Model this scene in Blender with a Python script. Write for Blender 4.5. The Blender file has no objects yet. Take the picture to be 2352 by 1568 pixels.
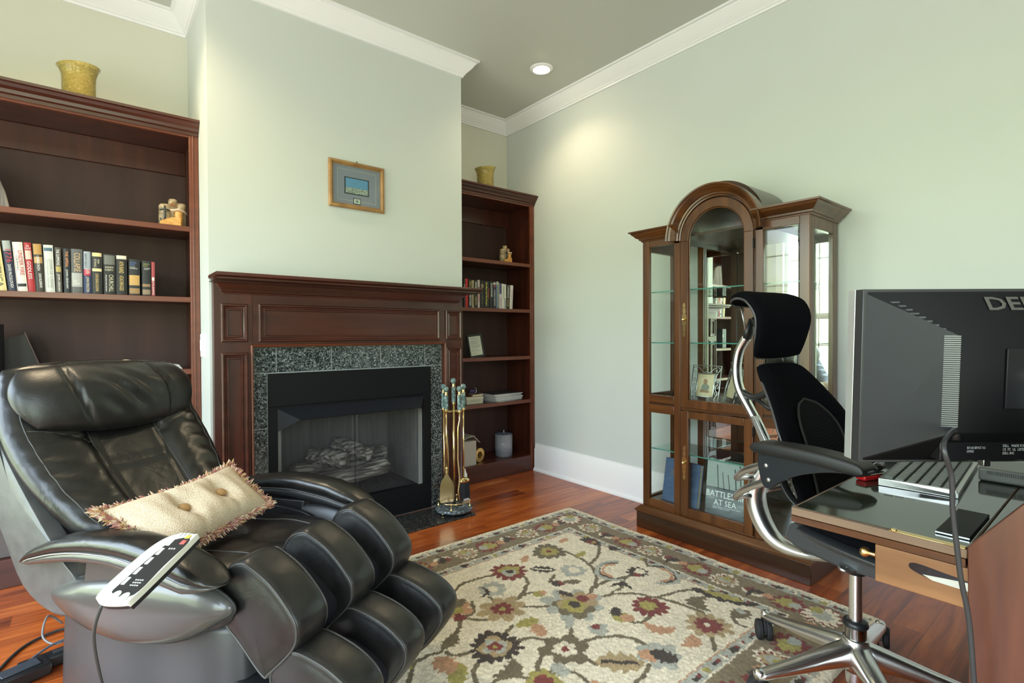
import bpy, bmesh, math, random
import numpy as np
from mathutils import Vector, Matrix

C = bpy.context.scene.collection
PI = math.pi
rnd = random.Random(7)

# ------------------------------------------------------------------ camera
EYE = Vector((0, 0, 1.15))
F_PX, YAW, PITCH, ROLL = 1185.09, 0.683387, -0.0129513, -0.00442866
fw = Vector((math.sin(YAW)*math.cos(PITCH), math.cos(YAW)*math.cos(PITCH), math.sin(PITCH)))
rt0 = Vector((math.cos(YAW), -math.sin(YAW), 0)); up0 = rt0.cross(fw)
rt = math.cos(ROLL)*rt0 + math.sin(ROLL)*up0; up = -math.sin(ROLL)*rt0 + math.cos(ROLL)*up0
cam_data = bpy.data.cameras.new('camera'); cam = bpy.data.objects.new('camera', cam_data); C.objects.link(cam)
cam_data.sensor_width = 36; cam_data.lens = F_PX/2352*36; cam_data.clip_start = .05; cam_data.clip_end = 200
m = Matrix((rt, up, -fw)).transposed().to_4x4(); m.translation = EYE; cam.matrix_world = m
bpy.context.scene.camera = cam
vs = bpy.context.scene.view_settings
vs.view_transform = 'Standard'; vs.look = 'None'; vs.gamma = 1; vs.exposure = 0.90; vs.use_curve_mapping = False

# ------------------------------------------------------------------ world: overcast bright sky above, sunlit garden green below
W = bpy.data.worlds.new('world'); bpy.context.scene.world = W; W.use_nodes = True
nt = W.node_tree; nt.nodes.clear()
def wn(t, **k):
    n = nt.nodes.new(t)
    for a, b in k.items(): setattr(n, a, b)
    return n
tc = wn('ShaderNodeTexCoord'); sep = wn('ShaderNodeSeparateXYZ'); nt.links.new(tc.outputs['Generated'], sep.inputs[0])
ramp = wn('ShaderNodeValToRGB'); mr = wn('ShaderNodeMapRange'); mr.inputs[1].default_value = -.6; mr.inputs[2].default_value = .8
nt.links.new(sep.outputs[2], mr.inputs[0])
noi = wn('ShaderNodeTexNoise'); noi.inputs['Scale'].default_value = 14; noi.inputs['Detail'].default_value = 8
nt.links.new(tc.outputs['Generated'], noi.inputs['Vector'])
ad = wn('ShaderNodeMath', operation='MULTIPLY_ADD'); ad.inputs[1].default_value = .22; nt.links.new(noi.outputs[0], ad.inputs[0])
sb = wn('ShaderNodeMath', operation='SUBTRACT'); sb.inputs[1].default_value = .11
nt.links.new(mr.outputs[0], sb.inputs[0]); nt.links.new(sb.outputs[0], ad.inputs[2]); nt.links.new(ad.outputs[0], ramp.inputs[0])
cr = ramp.color_ramp; cr.elements[0].position = .25; cr.elements[0].color = (.46, .46, .40, 1)
cr.elements[1].position = .72; cr.elements[1].color = (.80, .93, 1.14, 1)
for p, c in ((.42, (.36, .44, .26, 1)), (.50, (.62, .68, .48, 1)), (.56, (.86, .95, 1.06, 1))):
    e = cr.elements.new(p); e.color = c
bg = wn('ShaderNodeBackground'); bg.inputs[1].default_value = 7.5
wo = wn('ShaderNodeOutputWorld'); nt.links.new(ramp.outputs[0], bg.inputs[0]); nt.links.new(bg.outputs[0], wo.inputs[0])

# room extents
XL, XR, YB, YF, ZC = -1.5, 2.92, 3.65, -2.4, 3.04
CHL, CHR, CHY = .465, 2.005, 3.01
# windows: (axis, fixed, a0, a1, z0, z1) openings in the left wall (x=XL) and in the wall behind the camera (y=YF)
WIN_L = [(1.40, 3.10, .25, 2.50), (-.9, .9, .25, 2.50)]
WIN_F = [(-1.15, .60, .40, 2.50)]
def portal(name, loc, rot, sx, sy):
    l = bpy.data.lights.new(name, 'AREA'); l.shape = 'RECTANGLE'; l.size = sx; l.size_y = sy
    l.cycles.is_portal = True
    o = bpy.data.objects.new(name, l); C.objects.link(o); o.location = loc; o.rotation_euler = rot
for a0, a1, z0, z1 in WIN_L: portal('daylight', (XL-.12, (a0+a1)/2, (z0+z1)/2), (0, -PI/2, 0), z1-z0, a1-a0)
for a0, a1, z0, z1 in WIN_F: portal('daylight', ((a0+a1)/2, YF-.12, (z0+z1)/2), (PI/2, 0, 0), a1-a0, z1-z0)

# ------------------------------------------------------------------ helpers
def newmat(name, col=(.5, .5, .5), rough=.5, metal=0, spec=.5, **k):
    mt = bpy.data.materials.new(name); mt.use_nodes = True
    b = mt.node_tree.nodes['Principled BSDF']
    b.inputs['Base Color'].default_value = (*col, 1); b.inputs['Roughness'].default_value = rough
    b.inputs['Metallic'].default_value = metal; b.inputs['Specular IOR Level'].default_value = spec
    for a, v in k.items(): b.inputs[a].default_value = v
    return mt
def nd(mt, t, **k):
    n = mt.node_tree.nodes.new(t)
    for a, b in k.items():
        if a in n.inputs: n.inputs[a].default_value = b
        else: setattr(n, a, b)
    return n
def ln(mt, a, b): mt.node_tree.links.new(a, b)
def coords(mt, scale=(1, 1, 1), rot=(0, 0, 0)):
    t = nd(mt, 'ShaderNodeTexCoord'); mp = nd(mt, 'ShaderNodeMapping')
    mp.inputs['Scale'].default_value = scale; mp.inputs['Rotation'].default_value = rot
    ln(mt, t.outputs['Object'], mp.inputs[0]); return mp.outputs[0]
def rampn(mt, src, stops):
    r = nd(mt, 'ShaderNodeValToRGB'); ln(mt, src, r.inputs[0]); cr = r.color_ramp
    cr.elements[0].position = stops[0][0]; cr.elements[0].color = (*stops[0][1], 1)
    cr.elements[1].position = stops[-1][0]; cr.elements[1].color = (*stops[-1][1], 1)
    for p, c in stops[1:-1]: e = cr.elements.new(p); e.color = (*c, 1)
    return r.outputs[0]
def bump(mt, src, strength, dist=.002):
    b = nd(mt, 'ShaderNodeBump', Strength=strength, Distance=dist); ln(mt, src, b.inputs['Height'])
    ln(mt, b.outputs[0], mt.node_tree.nodes['Principled BSDF'].inputs['Normal'])
def noisy(name, stops, scale=(20, 20, 20), nscale=1, detail=4, rough=.5, metal=0, bmp=0, dist=.002, spec=.5, **k):
    mt = newmat(name, rough=rough, metal=metal, spec=spec, **k)
    n = nd(mt, 'ShaderNodeTexNoise', Scale=nscale, Detail=detail); ln(mt, coords(mt, scale), n.inputs['Vector'])
    ln(mt, rampn(mt, n.outputs[0], stops), mt.node_tree.nodes['Principled BSDF'].inputs['Base Color'])
    if bmp: bump(mt, n.outputs[0], bmp, dist)
    return mt
def wood(name, dark, light, axis='z', rough=.3, fine=1.0, coat=.0):
    s = {'x': (1.2, 14, 14), 'y': (14, 1.2, 14), 'z': (14, 14, 1.2)}[axis]
    return noisy(name, [(.3, dark), (.55, tuple((a+b)/2 for a, b in zip(dark, light))), (.75, light)], tuple(v*fine for v in s), 1.6, 7, rough, 0, .05, .001, **({'Coat Weight': coat, 'Coat Roughness': .15} if coat else {}))

def finish(name, me, mat, parent=None, smooth=False, bevel=0, seg=2, sub=0):
    if mat: me.materials.append(mat)
    if smooth:
        for p in me.polygons: p.use_smooth = True
    o = bpy.data.objects.new(name, me); C.objects.link(o)
    if parent: o.parent = parent
    if bevel:
        b = o.modifiers.new('bevel', 'BEVEL'); b.width = bevel; b.segments = seg; b.limit_method = 'ANGLE'; b.angle_limit = .6
        b.harden_normals = False
        for p in me.polygons: p.use_smooth = True
        me.set_sharp_from_angle(angle=.7)
    if sub: s = o.modifiers.new('sub', 'SUBSURF'); s.levels = sub; s.render_levels = sub
    return o
def obj(name, bm, mat, parent=None, smooth=False, bevel=0, seg=2, sub=0, sharp=None):
    bmesh.ops.recalc_face_normals(bm, faces=bm.faces)
    me = bpy.data.meshes.new(name); bm.to_mesh(me); bm.free()
    o = finish(name, me, mat, parent, smooth, bevel, seg, sub)
    if sharp is not None:
        for p in me.polygons: p.use_smooth = True
        me.set_sharp_from_angle(angle=sharp)
    return o
def empty(name, loc=(0, 0, 0), rz=0):
    o = bpy.data.objects.new(name, None); C.objects.link(o); o.location = loc; o.rotation_euler = (0, 0, rz); o.empty_display_size = .1
    return o
def tag(o, label=None, cat=None, group=None, kind=None):
    if label: o['label'] = label
    if cat: o['category'] = cat
    if group: o['group'] = group
    if kind: o['kind'] = kind
    return o
def thing(name, label, cat, loc=(0, 0, 0), rz=0, group=None): return tag(empty(name, loc, rz), label, cat, group)
def struct(o, label, cat): return tag(o, label, cat, kind='structure')
BM = bmesh.new
def box(bm, x0, x1, y0, y1, z0, z1, M=None):
    vs_ = [bm.verts.new((x, y, z)) for x in (x0, x1) for y in (y0, y1) for z in (z0, z1)]
    if M is not None:
        for v in vs_: v.co = M @ v.co
    for f in ((0, 1, 3, 2), (4, 6, 7, 5), (0, 4, 5, 1), (2, 3, 7, 6), (0, 2, 6, 4), (1, 5, 7, 3)): bm.faces.new([vs_[i] for i in f])
    return bm
def boxo(name, x0, x1, y0, y1, z0, z1, mat, parent=None, bevel=0, seg=2): return obj(name, box(BM(), x0, x1, y0, y1, z0, z1), mat, parent, bevel=bevel, seg=seg)
def frame_of(d):
    d = d.normalized(); a = Vector((0, 0, 1)) if abs(d.z) < .9 else Vector((0, 1, 0))
    x = a.cross(d).normalized(); return x, d.cross(x)
def tube(bm, pts, r, seg=12, cap=True, flat=None, closed=False):
    """sweep a circle (or ellipse: flat=(rx, ry)) along pts; r is a number or one per point"""
    pts = [Vector(p) for p in pts]; n = len(pts); rs = r if isinstance(r, (list, tuple)) else [r]*n
    rings = []; x = None
    for i, p in enumerate(pts):
        if closed: d = pts[(i+1) % n]-pts[i-1]
        else: d = pts[min(i+1, n-1)]-pts[max(i-1, 0)]
        d.normalize()
        if x is None: x, y = frame_of(d)
        else:
            x = (x-d*x.dot(d)).normalized(); y = d.cross(x)
        fx, fy = flat if flat else (1, 1)
        rings.append([bm.verts.new(p+x*math.cos(2*PI*k/seg)*rs[i]*fx+y*math.sin(2*PI*k/seg)*rs[i]*fy) for k in range(seg)])
    for i in range(n if closed else n-1):
        a, b = rings[i], rings[(i+1) % n]
        for k in range(seg): bm.faces.new((a[k], a[(k+1) % seg], b[(k+1) % seg], b[k]))
    if cap and not closed: bm.faces.new(rings[0][::-1]); bm.faces.new(rings[-1])
    return bm
def cr(pts, n=8, closed=False):
    """Catmull-Rom resample"""
    P = [Vector(p) for p in pts]; N = len(P); out = []
    rng = range(N) if closed else range(N-1)
    g = (lambda i: P[i % N]) if closed else (lambda i: P[max(0, min(N-1, i))])
    for i in rng:
        a, b, c, d = g(i-1), g(i), g(i+1), g(i+2)
        for k in range(n):
            t = k/n; out.append(.5*((2*b)+(c-a)*t+(2*a-5*b+4*c-d)*t*t+(3*b-a-3*c+d)*t**3))
    if not closed: out.append(P[-1])
    return out
def lathe(bm, prof, seg=32, at=(0, 0, 0)):
    at = Vector(at); rings = []
    for r, z in prof:
        if r < 1e-6: rings.append([bm.verts.new(at+Vector((0, 0, z)))])
        else: rings.append([bm.verts.new(at+Vector((r*math.cos(2*PI*k/seg), r*math.sin(2*PI*k/seg), z))) for k in range(seg)])
    for a, b in zip(rings, rings[1:]):
        for k in range(seg):
            k2 = (k+1) % seg
            if len(a) == 1 and len(b) == 1: continue
            if len(a) == 1: bm.faces.new((a[0], b[k], b[k2]))
            elif len(b) == 1: bm.faces.new((a[k], a[k2], b[0]))
            else: bm.faces.new((a[k], a[k2], b[k2], b[k]))
    return bm
def prism(bm, poly, fn, t0, t1):
    """extrude a 2D polygon between t0 and t1; fn(a, b, t) -> xyz"""
    A = [bm.verts.new(fn(a, b, t0)) for a, b in poly]; B_ = [bm.verts.new(fn(a, b, t1)) for a, b in poly]
    n = len(poly)
    for i in range(n): bm.faces.new((A[i], A[(i+1) % n], B_[(i+1) % n], B_[i]))
    bm.faces.new(A[::-1]); bm.faces.new(B_); return bm
def loft(bm, rings, cap=True, closed_ring=True):
    R_ = [[bm.verts.new(p) for p in r] for r in rings]; n = len(R_[0])
    for a, b in zip(R_, R_[1:]):
        for k in range(n if closed_ring else n-1): bm.faces.new((a[k], a[(k+1) % n], b[(k+1) % n], b[k]))
    if cap:
        for r in (R_[0], R_[-1]):
            c = sum((v.co for v in r), Vector())/n; cv = bm.verts.new(c)
            for k in range(n): bm.faces.new((r[k], r[(k+1) % n], cv))
    return bm
def pillow_prism(bm, poly, fn, h, shrink=.02, ends=.012):
    """rounded slab: outline poly (a,b), half width h; edges rounded by shrink"""
    P = [Vector((a, b)) for a, b in poly]; c = sum(P, Vector((0, 0)))/len(P); R_ = sum((p-c).length for p in P)/len(P)
    rings = []; pw = 3.2
    T = [0, .3, .55, .72, .84, .92, .97, .993, 1]; T = [-x for x in T[:0:-1]]+T
    def ring(s, off): return [bm.verts.new(fn(c.x+(p.x-c.x)*s, c.y+(p.y-c.y)*s, off)) for p in P]
    se = 1-shrink/R_
    caps = [(f*se, h+ends*(1-f**2.5)) for f in (.93, .8, .6, .4, .2)]
    seq = [(s, -o) for s, o in caps[::-1]]+[(1-(shrink/R_)*(1-max(0, 1-abs(x)**pw)**(1/pw)), x*h) for x in T]+caps
    R2 = [ring(s, o) for s, o in seq]; n = len(P)
    for a, b in zip(R2, R2[1:]):
        for k in range(n): bm.faces.new((a[k], a[(k+1) % n], b[(k+1) % n], b[k]))
    for r, sg in ((R2[0], -1), (R2[-1], 1)):
        cv = bm.verts.new(fn(c.x, c.y, sg*(h+ends)))
        for k in range(n): bm.faces.new((r[k], r[(k+1) % n], cv))
    return bm
def sweep(bm, prof, path, upv, closed=False, cap=True):
    """mitred moulding: prof [(a: to the side, b: along up)], path in a plane with normal up"""
    U = Vector(upv); P = [Vector(p) for p in path]; n = len(P); rings = []
    for i, p in enumerate(P):
        d0 = (p-P[i-1]).normalized() if (closed or i > 0) else None
        d1 = (P[(i+1) % n]-p).normalized() if (closed or i < n-1) else None
        if d0 is None: d0 = d1
        if d1 is None: d1 = d0
        n0, n1 = d0.cross(U), d1.cross(U); mm = (n0+n1)/(1+n0.dot(n1))
        rings.append([bm.verts.new(p+mm*a+U*b) for a, b in prof])
    k = len(prof)
    for i in range(n if closed else n-1):
        a, b = rings[i], rings[(i+1) % n]
        for j in range(k-1): bm.faces.new((a[j], a[j+1], b[j+1], b[j]))
        if prof[0] != prof[-1]: bm.faces.new((a[k-1], a[0], b[0], b[k-1]))
    if cap and not closed:
        for r in (rings[0], rings[-1]):
            try: bm.faces.new(r)
            except ValueError: pass
    return bm
def cushion(bm, S, tf, tb, nx=40, ny=30, power=2.6):
    """closed pad around a base surface S(x,y) x,y in -1..1 ; tf/tb front and back thickness functions (0 at rim)"""
    def sp(i, n): return math.sin((i/n-.5)*PI)
    def N(x, y):
        e = .01; a = S(min(x+e, 1.01), y)-S(x-e, y); b = S(x, y+e)-S(x, y-e); return a.cross(b).normalized()
    F, Bk = {}, {}
    for i in range(nx+1):
        for j in range(ny+1):
            x, y = sp(i, nx), sp(j, ny); rim = i in (0, nx) or j in (0, ny)
            e = (max(0, 1-abs(x)**power)*max(0, 1-abs(y)**power))**.5
            p, n_ = S(x, y), N(x, y)
            F[i, j] = bm.verts.new(p+n_*tf(x, y)*e)
            Bk[i, j] = F[i, j] if rim else bm.verts.new(p-n_*tb(x, y)*e)
    for i in range(nx):
        for j in range(ny):
            bm.faces.new((F[i, j], F[i+1, j], F[i+1, j+1], F[i, j+1]))
            q = [Bk[i, j], Bk[i, j+1], Bk[i+1, j+1], Bk[i+1, j]]
            if len(set(q)) == 4 and not all(v in F.values() for v in q): bm.faces.new(q)
    def surf(x, y, off=.002):
        e = (max(0, 1-abs(x)**power)*max(0, 1-abs(y)**power))**.5
        return S(x, y)+N(x, y)*(tf(x, y)*e+off)
    return surf
def sq(x, y):
    """square to rounded square"""
    k = .28; return x*math.sqrt(max(0, 1-k*y*y)), y*math.sqrt(max(0, 1-k*x*x))
_font = {}
def lettering(name, txt, L, H, M, mat, parent, ext=.0004, spacing=1.0, bold=0, keep=False):
    """text fitted to length L and height H, centred at M (local x = reading direction, y = up, z = out)"""
    cu = bpy.data.curves.new(name, 'FONT'); cu.body = txt; cu.size = 1; cu.align_x = 'LEFT'; cu.extrude = 0
    cu.space_character = spacing; cu.offset = bold; cu.resolution_u = 2
    o = bpy.data.objects.new(name, cu); C.objects.link(o)
    dg = bpy.context.evaluated_depsgraph_get(); dg.update()
    me = bpy.data.meshes.new_from_object(o.evaluated_get(dg)); C.objects.unlink(o); bpy.data.objects.remove(o)
    co = np.array([v.co[:] for v in me.vertices]) if len(me.vertices) else np.zeros((1, 3))
    x0, y0 = co[:, 0].min(), co[:, 1].min(); x1, y1 = co[:, 0].max(), co[:, 1].max()
    sx, sy = L/max(x1-x0, 1e-4), H/max(y1-y0, 1e-4)
    if keep: sx = sy = min(sx, sy)
    for v in me.vertices:
        v.co = M @ Vector(((v.co.x-(x0+x1)/2)*sx, (v.co.y-(y0+y1)/2)*sy, ext))
    return finish(name, me, mat, parent)
def face_frame(pos, xdir, ydir):
    x = Vector(xdir).normalized(); y = Vector(ydir).normalized(); z = x.cross(y)
    M = Matrix((x, y, z)).transposed().to_4x4(); M.translation = Vector(pos); return M
# ------------------------------------------------------------------ materials
M = {}
def paint(name, col): return noisy(name, [(.3, tuple(c*.985 for c in col)), (.7, col)], (3, 3, 3), 1, 3, .55, 0, .0)
M['wall'] = paint('sage paint', (.606, .640, .618))
M['ceil'] = paint('sage paint darkened as shade', (.57, .585, .53))  # same sage paint, darkened: the ceiling's shade is put into the colour
M['recess'] = paint('sage paint with lamp glow mixed in', (.65, .645, .55))  # same sage paint; warm downlight glow is put into its colour
M['trim'] = newmat('white trim', (.86, .86, .87), .35)
M['cherry'] = wood('dark cherry', (.038, .0085, .0048), (.092, .0215, .0112), 'x', .32, .8, .15)
M['cherryv'] = wood('dark cherry upright', (.038, .0085, .0048), (.092, .0215, .0112), 'z', .32, .8, .15)
M['cherryedge'] = wood('cherry edge', (0.0975, 0.0217, 0.0090), (0.1650, 0.0403, 0.0168), 'x', .35, .8, .2)
M['bcback'] = wood('bookcase back', (.040, .0155, .0125), (.070, .028, .022), 'z', .62, .35)
M['walnut'] = wood('walnut', (.052, .0165, .004), (.150, .052, .0125), 'z', .28, .9, .3)
M['walnutx'] = wood('walnut rail', (.052, .0165, .004), (.150, .052, .0125), 'y', .28, .9, .3)
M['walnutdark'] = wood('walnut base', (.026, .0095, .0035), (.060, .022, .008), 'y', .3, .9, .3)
M['desk'] = wood('desk wood', (.050, .014, .007), (.125, .038, .018), 'z', .34, 1.3, .1)
M['desklight'] = wood('desk slide wood', (.12, .048, .016), (.27, .125, .050), 'y', .42, 1.2)
M['deskedge'] = wood('desk edge', (.12, .070, .042), (.22, .140, .090), 'y', .45, 1.2)
# floor boards run along x
mt = newmat('floor boards', rough=.28, spec=.4, **{'Coat Weight': .2, 'Coat Roughness': .12}); M['floor'] = mt
cx = coords(mt); sx = nd(mt, 'ShaderNodeSeparateXYZ'); ln(mt, cx, sx.inputs[0])
def mth(mt, op, a, b=None, c=None):
    n = nd(mt, 'ShaderNodeMath', operation=op)
    for i, v in enumerate((a, b, c)):
        if v is None: continue
        if isinstance(v, (int, float)): n.inputs[i].default_value = v
        else: ln(mt, v, n.inputs[i])
    return n.outputs[0]
row = mth(mt, 'FLOOR', mth(mt, 'DIVIDE', sx.outputs[1], .105))
off = mth(mt, 'MULTIPLY', row, .637)
colx = mth(mt, 'FLOOR', mth(mt, 'ADD', mth(mt, 'DIVIDE', sx.outputs[0], 1.35), off))
cmb = nd(mt, 'ShaderNodeCombineXYZ'); ln(mt, row, cmb.inputs[0]); ln(mt, colx, cmb.inputs[1])
wnz = nd(mt, 'ShaderNodeTexWhiteNoise', noise_dimensions='3D'); ln(mt, cmb.outputs[0], wnz.inputs['Vector'])
gr = nd(mt, 'ShaderNodeTexNoise', Scale=1.0, Detail=8, Distortion=1.2)
gv = nd(mt, 'ShaderNodeVectorMath', operation='MULTIPLY'); ln(mt, cx, gv.inputs[0]); gv.inputs[1].default_value = (2.2, 22, 1)
gv2 = nd(mt, 'ShaderNodeVectorMath', operation='ADD'); ln(mt, gv.outputs[0], gv2.inputs[0])
sc = nd(mt, 'ShaderNodeVectorMath', operation='SCALE'); ln(mt, wnz.outputs['Color'], sc.inputs[0]); sc.inputs['Scale'].default_value = 30
ln(mt, sc.outputs[0], gv2.inputs[1]); ln(mt, gv2.outputs[0], gr.inputs['Vector'])
mixv = mth(mt, 'ADD', mth(mt, 'MULTIPLY', gr.outputs[0], .75), mth(mt, 'MULTIPLY', wnz.outputs['Value'], .30))
colr = rampn(mt, mixv, [(.25, (.085, .014, .004)), (.42, (.22, .043, .009)), (.58, (.36, .080, .015)), (.72, (.48, .130, .026)), (.86, (.64, .25, .07))])
fr = mth(mt, 'FRACT', mth(mt, 'DIVIDE', sx.outputs[1], .105)); gap = mth(mt, 'LESS_THAN', fr, .018)
fr2 = mth(mt, 'FRACT', mth(mt, 'ADD', mth(mt, 'DIVIDE', sx.outputs[0], 1.35), off)); gap2 = mth(mt, 'LESS_THAN', fr2, .0018)
gg = mth(mt, 'MULTIPLY', mth(mt, 'MAXIMUM', gap, gap2), .6)
mx = nd(mt, 'ShaderNodeMixRGB'); ln(mt, gg, mx.inputs[0]); ln(mt, colr, mx.inputs[1]); mx.inputs[2].default_value = (.03, .008, .004, 1)
ln(mt, mx.outputs[0], mt.node_tree.nodes['Principled BSDF'].inputs['Base Color'])
# granite
def granite(name, stops, s, rough=.12):
    mt = newmat(name, rough=rough, spec=.6)
    v = nd(mt, 'ShaderNodeTexVoronoi', Scale=s); n = nd(mt, 'ShaderNodeTexNoise', Scale=s*1.3, Detail=5, Roughness=.62)
    c = coords(mt); ln(mt, c, v.inputs['Vector']); ln(mt, c, n.inputs['Vector'])
    sp_ = nd(mt, 'ShaderNodeSeparateXYZ'); ln(mt, v.outputs['Color'], sp_.inputs[0])
    mv = mth(mt, 'ADD', mth(mt, 'MULTIPLY', sp_.outputs[0], .16), mth(mt, 'MULTIPLY', n.outputs[0], .92))
    ln(mt, rampn(mt, mv, stops), mt.node_tree.nodes['Principled BSDF'].inputs['Base Color']); return mt
M['granite'] = granite('flecked granite', [(.40, (.007, .009, .010)), (.51, (.035, .042, .042)), (.60, (.12, .135, .135)), (.70, (.36, .39, .39))], 100)
M['hearth'] = granite('hearth granite', [(.35, (.008, .009, .011)), (.55, (.03, .032, .034)), (.68, (.085, .075, .06)), (.85, (.2, .2, .19))], 90, .08)
M['grout'] = newmat('grout', (.32, .34, .34), .8)
M['blackmetal'] = newmat('matt black steel', (.005, .0055, .007), .5, 0, .2)
M['brass'] = newmat('polished brass', (.82, .64, .31), .16, 1)
M['oldbrass'] = newmat('brass', (.70, .50, .22), .28, 1)
M['marble'] = noisy('green marble', [(.35, (.05, .09, .085)), (.55, (.14, .21, .20)), (.7, (.42, .50, .48))], (60, 60, 60), 1, 8, .15)
M['chrome'] = newmat('polished aluminium', (.80, .80, .79), .27, 1)
M['silver'] = newmat('satin silver', (.62, .63, .63), .32, 1)
M['black'] = newmat('black plastic', (.012, .012, .013), .38)
M['blackgloss'] = newmat('black gloss', (.010, .010, .011), .15)
M['rubber'] = newmat('rubber', (.015, .015, .016), .7)
M['fabric'] = noisy('black fabric', [(.3, (.002, .002, .003)), (.7, (.005, .005, .0065))], (900, 900, 900), 1, 2, .95, 0, .3, .001, spec=.04)
def leather(name, a, b, rough, wr=.35):
    mt = newmat(name, rough=rough, spec=.65)
    c = coords(mt)
    n1 = nd(mt, 'ShaderNodeTexNoise', Scale=330, Detail=3); ln(mt, c, n1.inputs['Vector'])
    n2 = nd(mt, 'ShaderNodeTexNoise', Scale=9, Detail=3, Distortion=1.2); ln(mt, c, n2.inputs['Vector'])
    n3 = nd(mt, 'ShaderNodeTexNoise', Scale=26, Detail=6); ln(mt, c, n3.inputs['Vector'])
    ln(mt, rampn(mt, n3.outputs[0], [(.3, a), (.75, b)]), mt.node_tree.nodes['Principled BSDF'].inputs['Base Color'])
    h = mth(mt, 'ADD', mth(mt, 'MULTIPLY', n1.outputs[0], .10), mth(mt, 'MULTIPLY', n2.outputs[0], wr*4))
    b_ = nd(mt, 'ShaderNodeBump', Strength=.5, Distance=.004); ln(mt, h, b_.inputs['Height']); ln(mt, b_.outputs[0], mt.node_tree.nodes['Principled BSDF'].inputs['Normal'])
    ln(mt, mth(mt, 'ADD', mth(mt, 'MULTIPLY', n3.outputs[0], .10), rough-.05), mt.node_tree.nodes['Principled BSDF'].inputs['Roughness'])
    return mt
M['leather'] = leather('black leather', (.005, .005, .005), (.011, .010, .009), .30)
M['leatherlt'] = leather('smoother leather', (.006, .006, .006), (.013, .012, .011), .36, .2)
M['suede'] = newmat('black inner cloth', (.008, .008, .012), .75, spec=.3)
M['seam'] = newmat('piping', (.05, .048, .045), .3)  # paler than the leather: highlights along the welts put into the colour
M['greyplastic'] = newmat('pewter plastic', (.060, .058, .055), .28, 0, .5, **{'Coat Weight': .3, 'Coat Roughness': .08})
M['basegrey'] = newmat('charcoal plastic', (.040, .040, .041), .36)
M['cream'] = newmat('cream plastic', (.66, .66, .56), .35)
M['mirror'] = newmat('mirror', (.90, .92, .90), .01, 1)
M['paper'] = noisy('page edges', [(.3, (.42, .38, .30)), (.7, (.60, .55, .45))], (4, 4, 600), 1, 2, .9)
def glass(name, tint=(.97, 1, .985), refl=.9, base=.03):
    mt = bpy.data.materials.new(name); mt.use_nodes = True; t = mt.node_tree; t.nodes.clear()
    o = t.nodes.new('ShaderNodeOutputMaterial'); tr = t.nodes.new('ShaderNodeBsdfTransparent'); g = t.nodes.new('ShaderNodeBsdfGlossy')
    mxs = t.nodes.new('ShaderNodeMixShader'); f = t.nodes.new('ShaderNodeFresnel'); f.inputs[0].default_value = 1.5
    tr.inputs[0].default_value = (*tint, 1); g.inputs['Roughness'].default_value = .01; g.inputs[0].default_value = (refl, refl, refl, 1)
    gm = t.nodes.new('ShaderNodeNewGeometry'); inv = t.nodes.new('ShaderNodeMath'); inv.operation = 'SUBTRACT'; inv.inputs[0].default_value = 1; t.links.new(gm.outputs['Backfacing'], inv.inputs[1])
    ml = t.nodes.new('ShaderNodeMath'); ml.operation = 'MULTIPLY'; t.links.new(f.outputs[0], ml.inputs[0]); t.links.new(inv.outputs[0], ml.inputs[1])
    t.links.new(ml.outputs[0], mxs.inputs[0]); t.links.new(tr.outputs[0], mxs.inputs[1]); t.links.new(g.outputs[0], mxs.inputs[2]); t.links.new(mxs.outputs[0], o.inputs[0])
    return mt
M['glass'] = glass('clear pane'); M['shelfglass'] = glass('shelf glass', (.86, .95, .92))
M['edgeglass'] = newmat('green glass edge', (.07, .24, .20), .12, 0, .6)
M['amber'] = glass('amber glass', (.80, .66, .30))
# ------------------------------------------------------------------ room shell
ER = ((XL, YF), (XR, YF), (XR, YB), (CHR, YB), (CHR, CHY), (CHL, CHY), (CHL, YB), (XL, YB))
struct(boxo('floor', XL-.1, XR+.1, YF-.1, YB+.1, -.08, 0, M['floor']), 'glossy reddish cherry plank floor of the room', 'floor')
struct(boxo('ceiling', XL-.1, XR+.1, YF-.1, YB+.1, ZC, ZC+.1, M['ceil']), 'grey green painted ceiling', 'ceiling')
struct(boxo('wall_right', XR, XR+.1, YF, YB, 0, ZC, M['wall']), 'long sage green wall behind the curio cabinet', 'wall')
bm = BM(); box(bm, XL, CHL, YB, YB+.1, 0, ZC); struct(obj('wall_back_left', bm, M['recess']), 'wall of the alcove above the left bookcase', 'wall')
bm = BM(); box(bm, CHR, XR, YB, YB+.1, 0, ZC); struct(obj('wall_back_right', bm, M['recess']), 'wall of the alcove above the right bookcase', 'wall')
FB = (.80, 1.66, .17, .775)   # firebox opening x0 x1 z0 z1
bm = BM()
box(bm, CHL, FB[0]-.03, CHY, YB+.1, 0, ZC); box(bm, FB[1]+.03, CHR, CHY, YB+.1, 0, ZC)
box(bm, FB[0]-.03, FB[1]+.03, CHY, YB+.1, FB[3]+.03, ZC); box(bm, FB[0]-.03, FB[1]+.03, CHY, YB+.1, 0, FB[2]-.03)
box(bm, FB[0]-.03, FB[1]+.03, YB-.10, YB+.1, FB[2]-.03, FB[3]+.03)
struct(obj('wall_chimney', bm, M['wall']), 'projecting sage green chimney breast over the fireplace', 'wall')
def wall_with_holes(name, horiz, fixed0, fixed1, a0, a1, holes, label):
    bm = BM(); cur = a0
    def bx(p, q, z0, z1):
        if horiz: box(bm, p, q, fixed0, fixed1, z0, z1)
        else: box(bm, fixed0, fixed1, p, q, z0, z1)
    for h0, h1, z0, z1 in sorted(holes):
        bx(cur, h0, 0, ZC); bx(h0, h1, 0, z0); bx(h0, h1, z1, ZC); cur = h1
    bx(cur, a1, 0, ZC); struct(obj(name, bm, M['wall']), label, 'wall')
wall_with_holes('wall_left', False, XL-.1, XL, YF, YB, WIN_L, 'sage wall with tall windows to the left')
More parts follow.
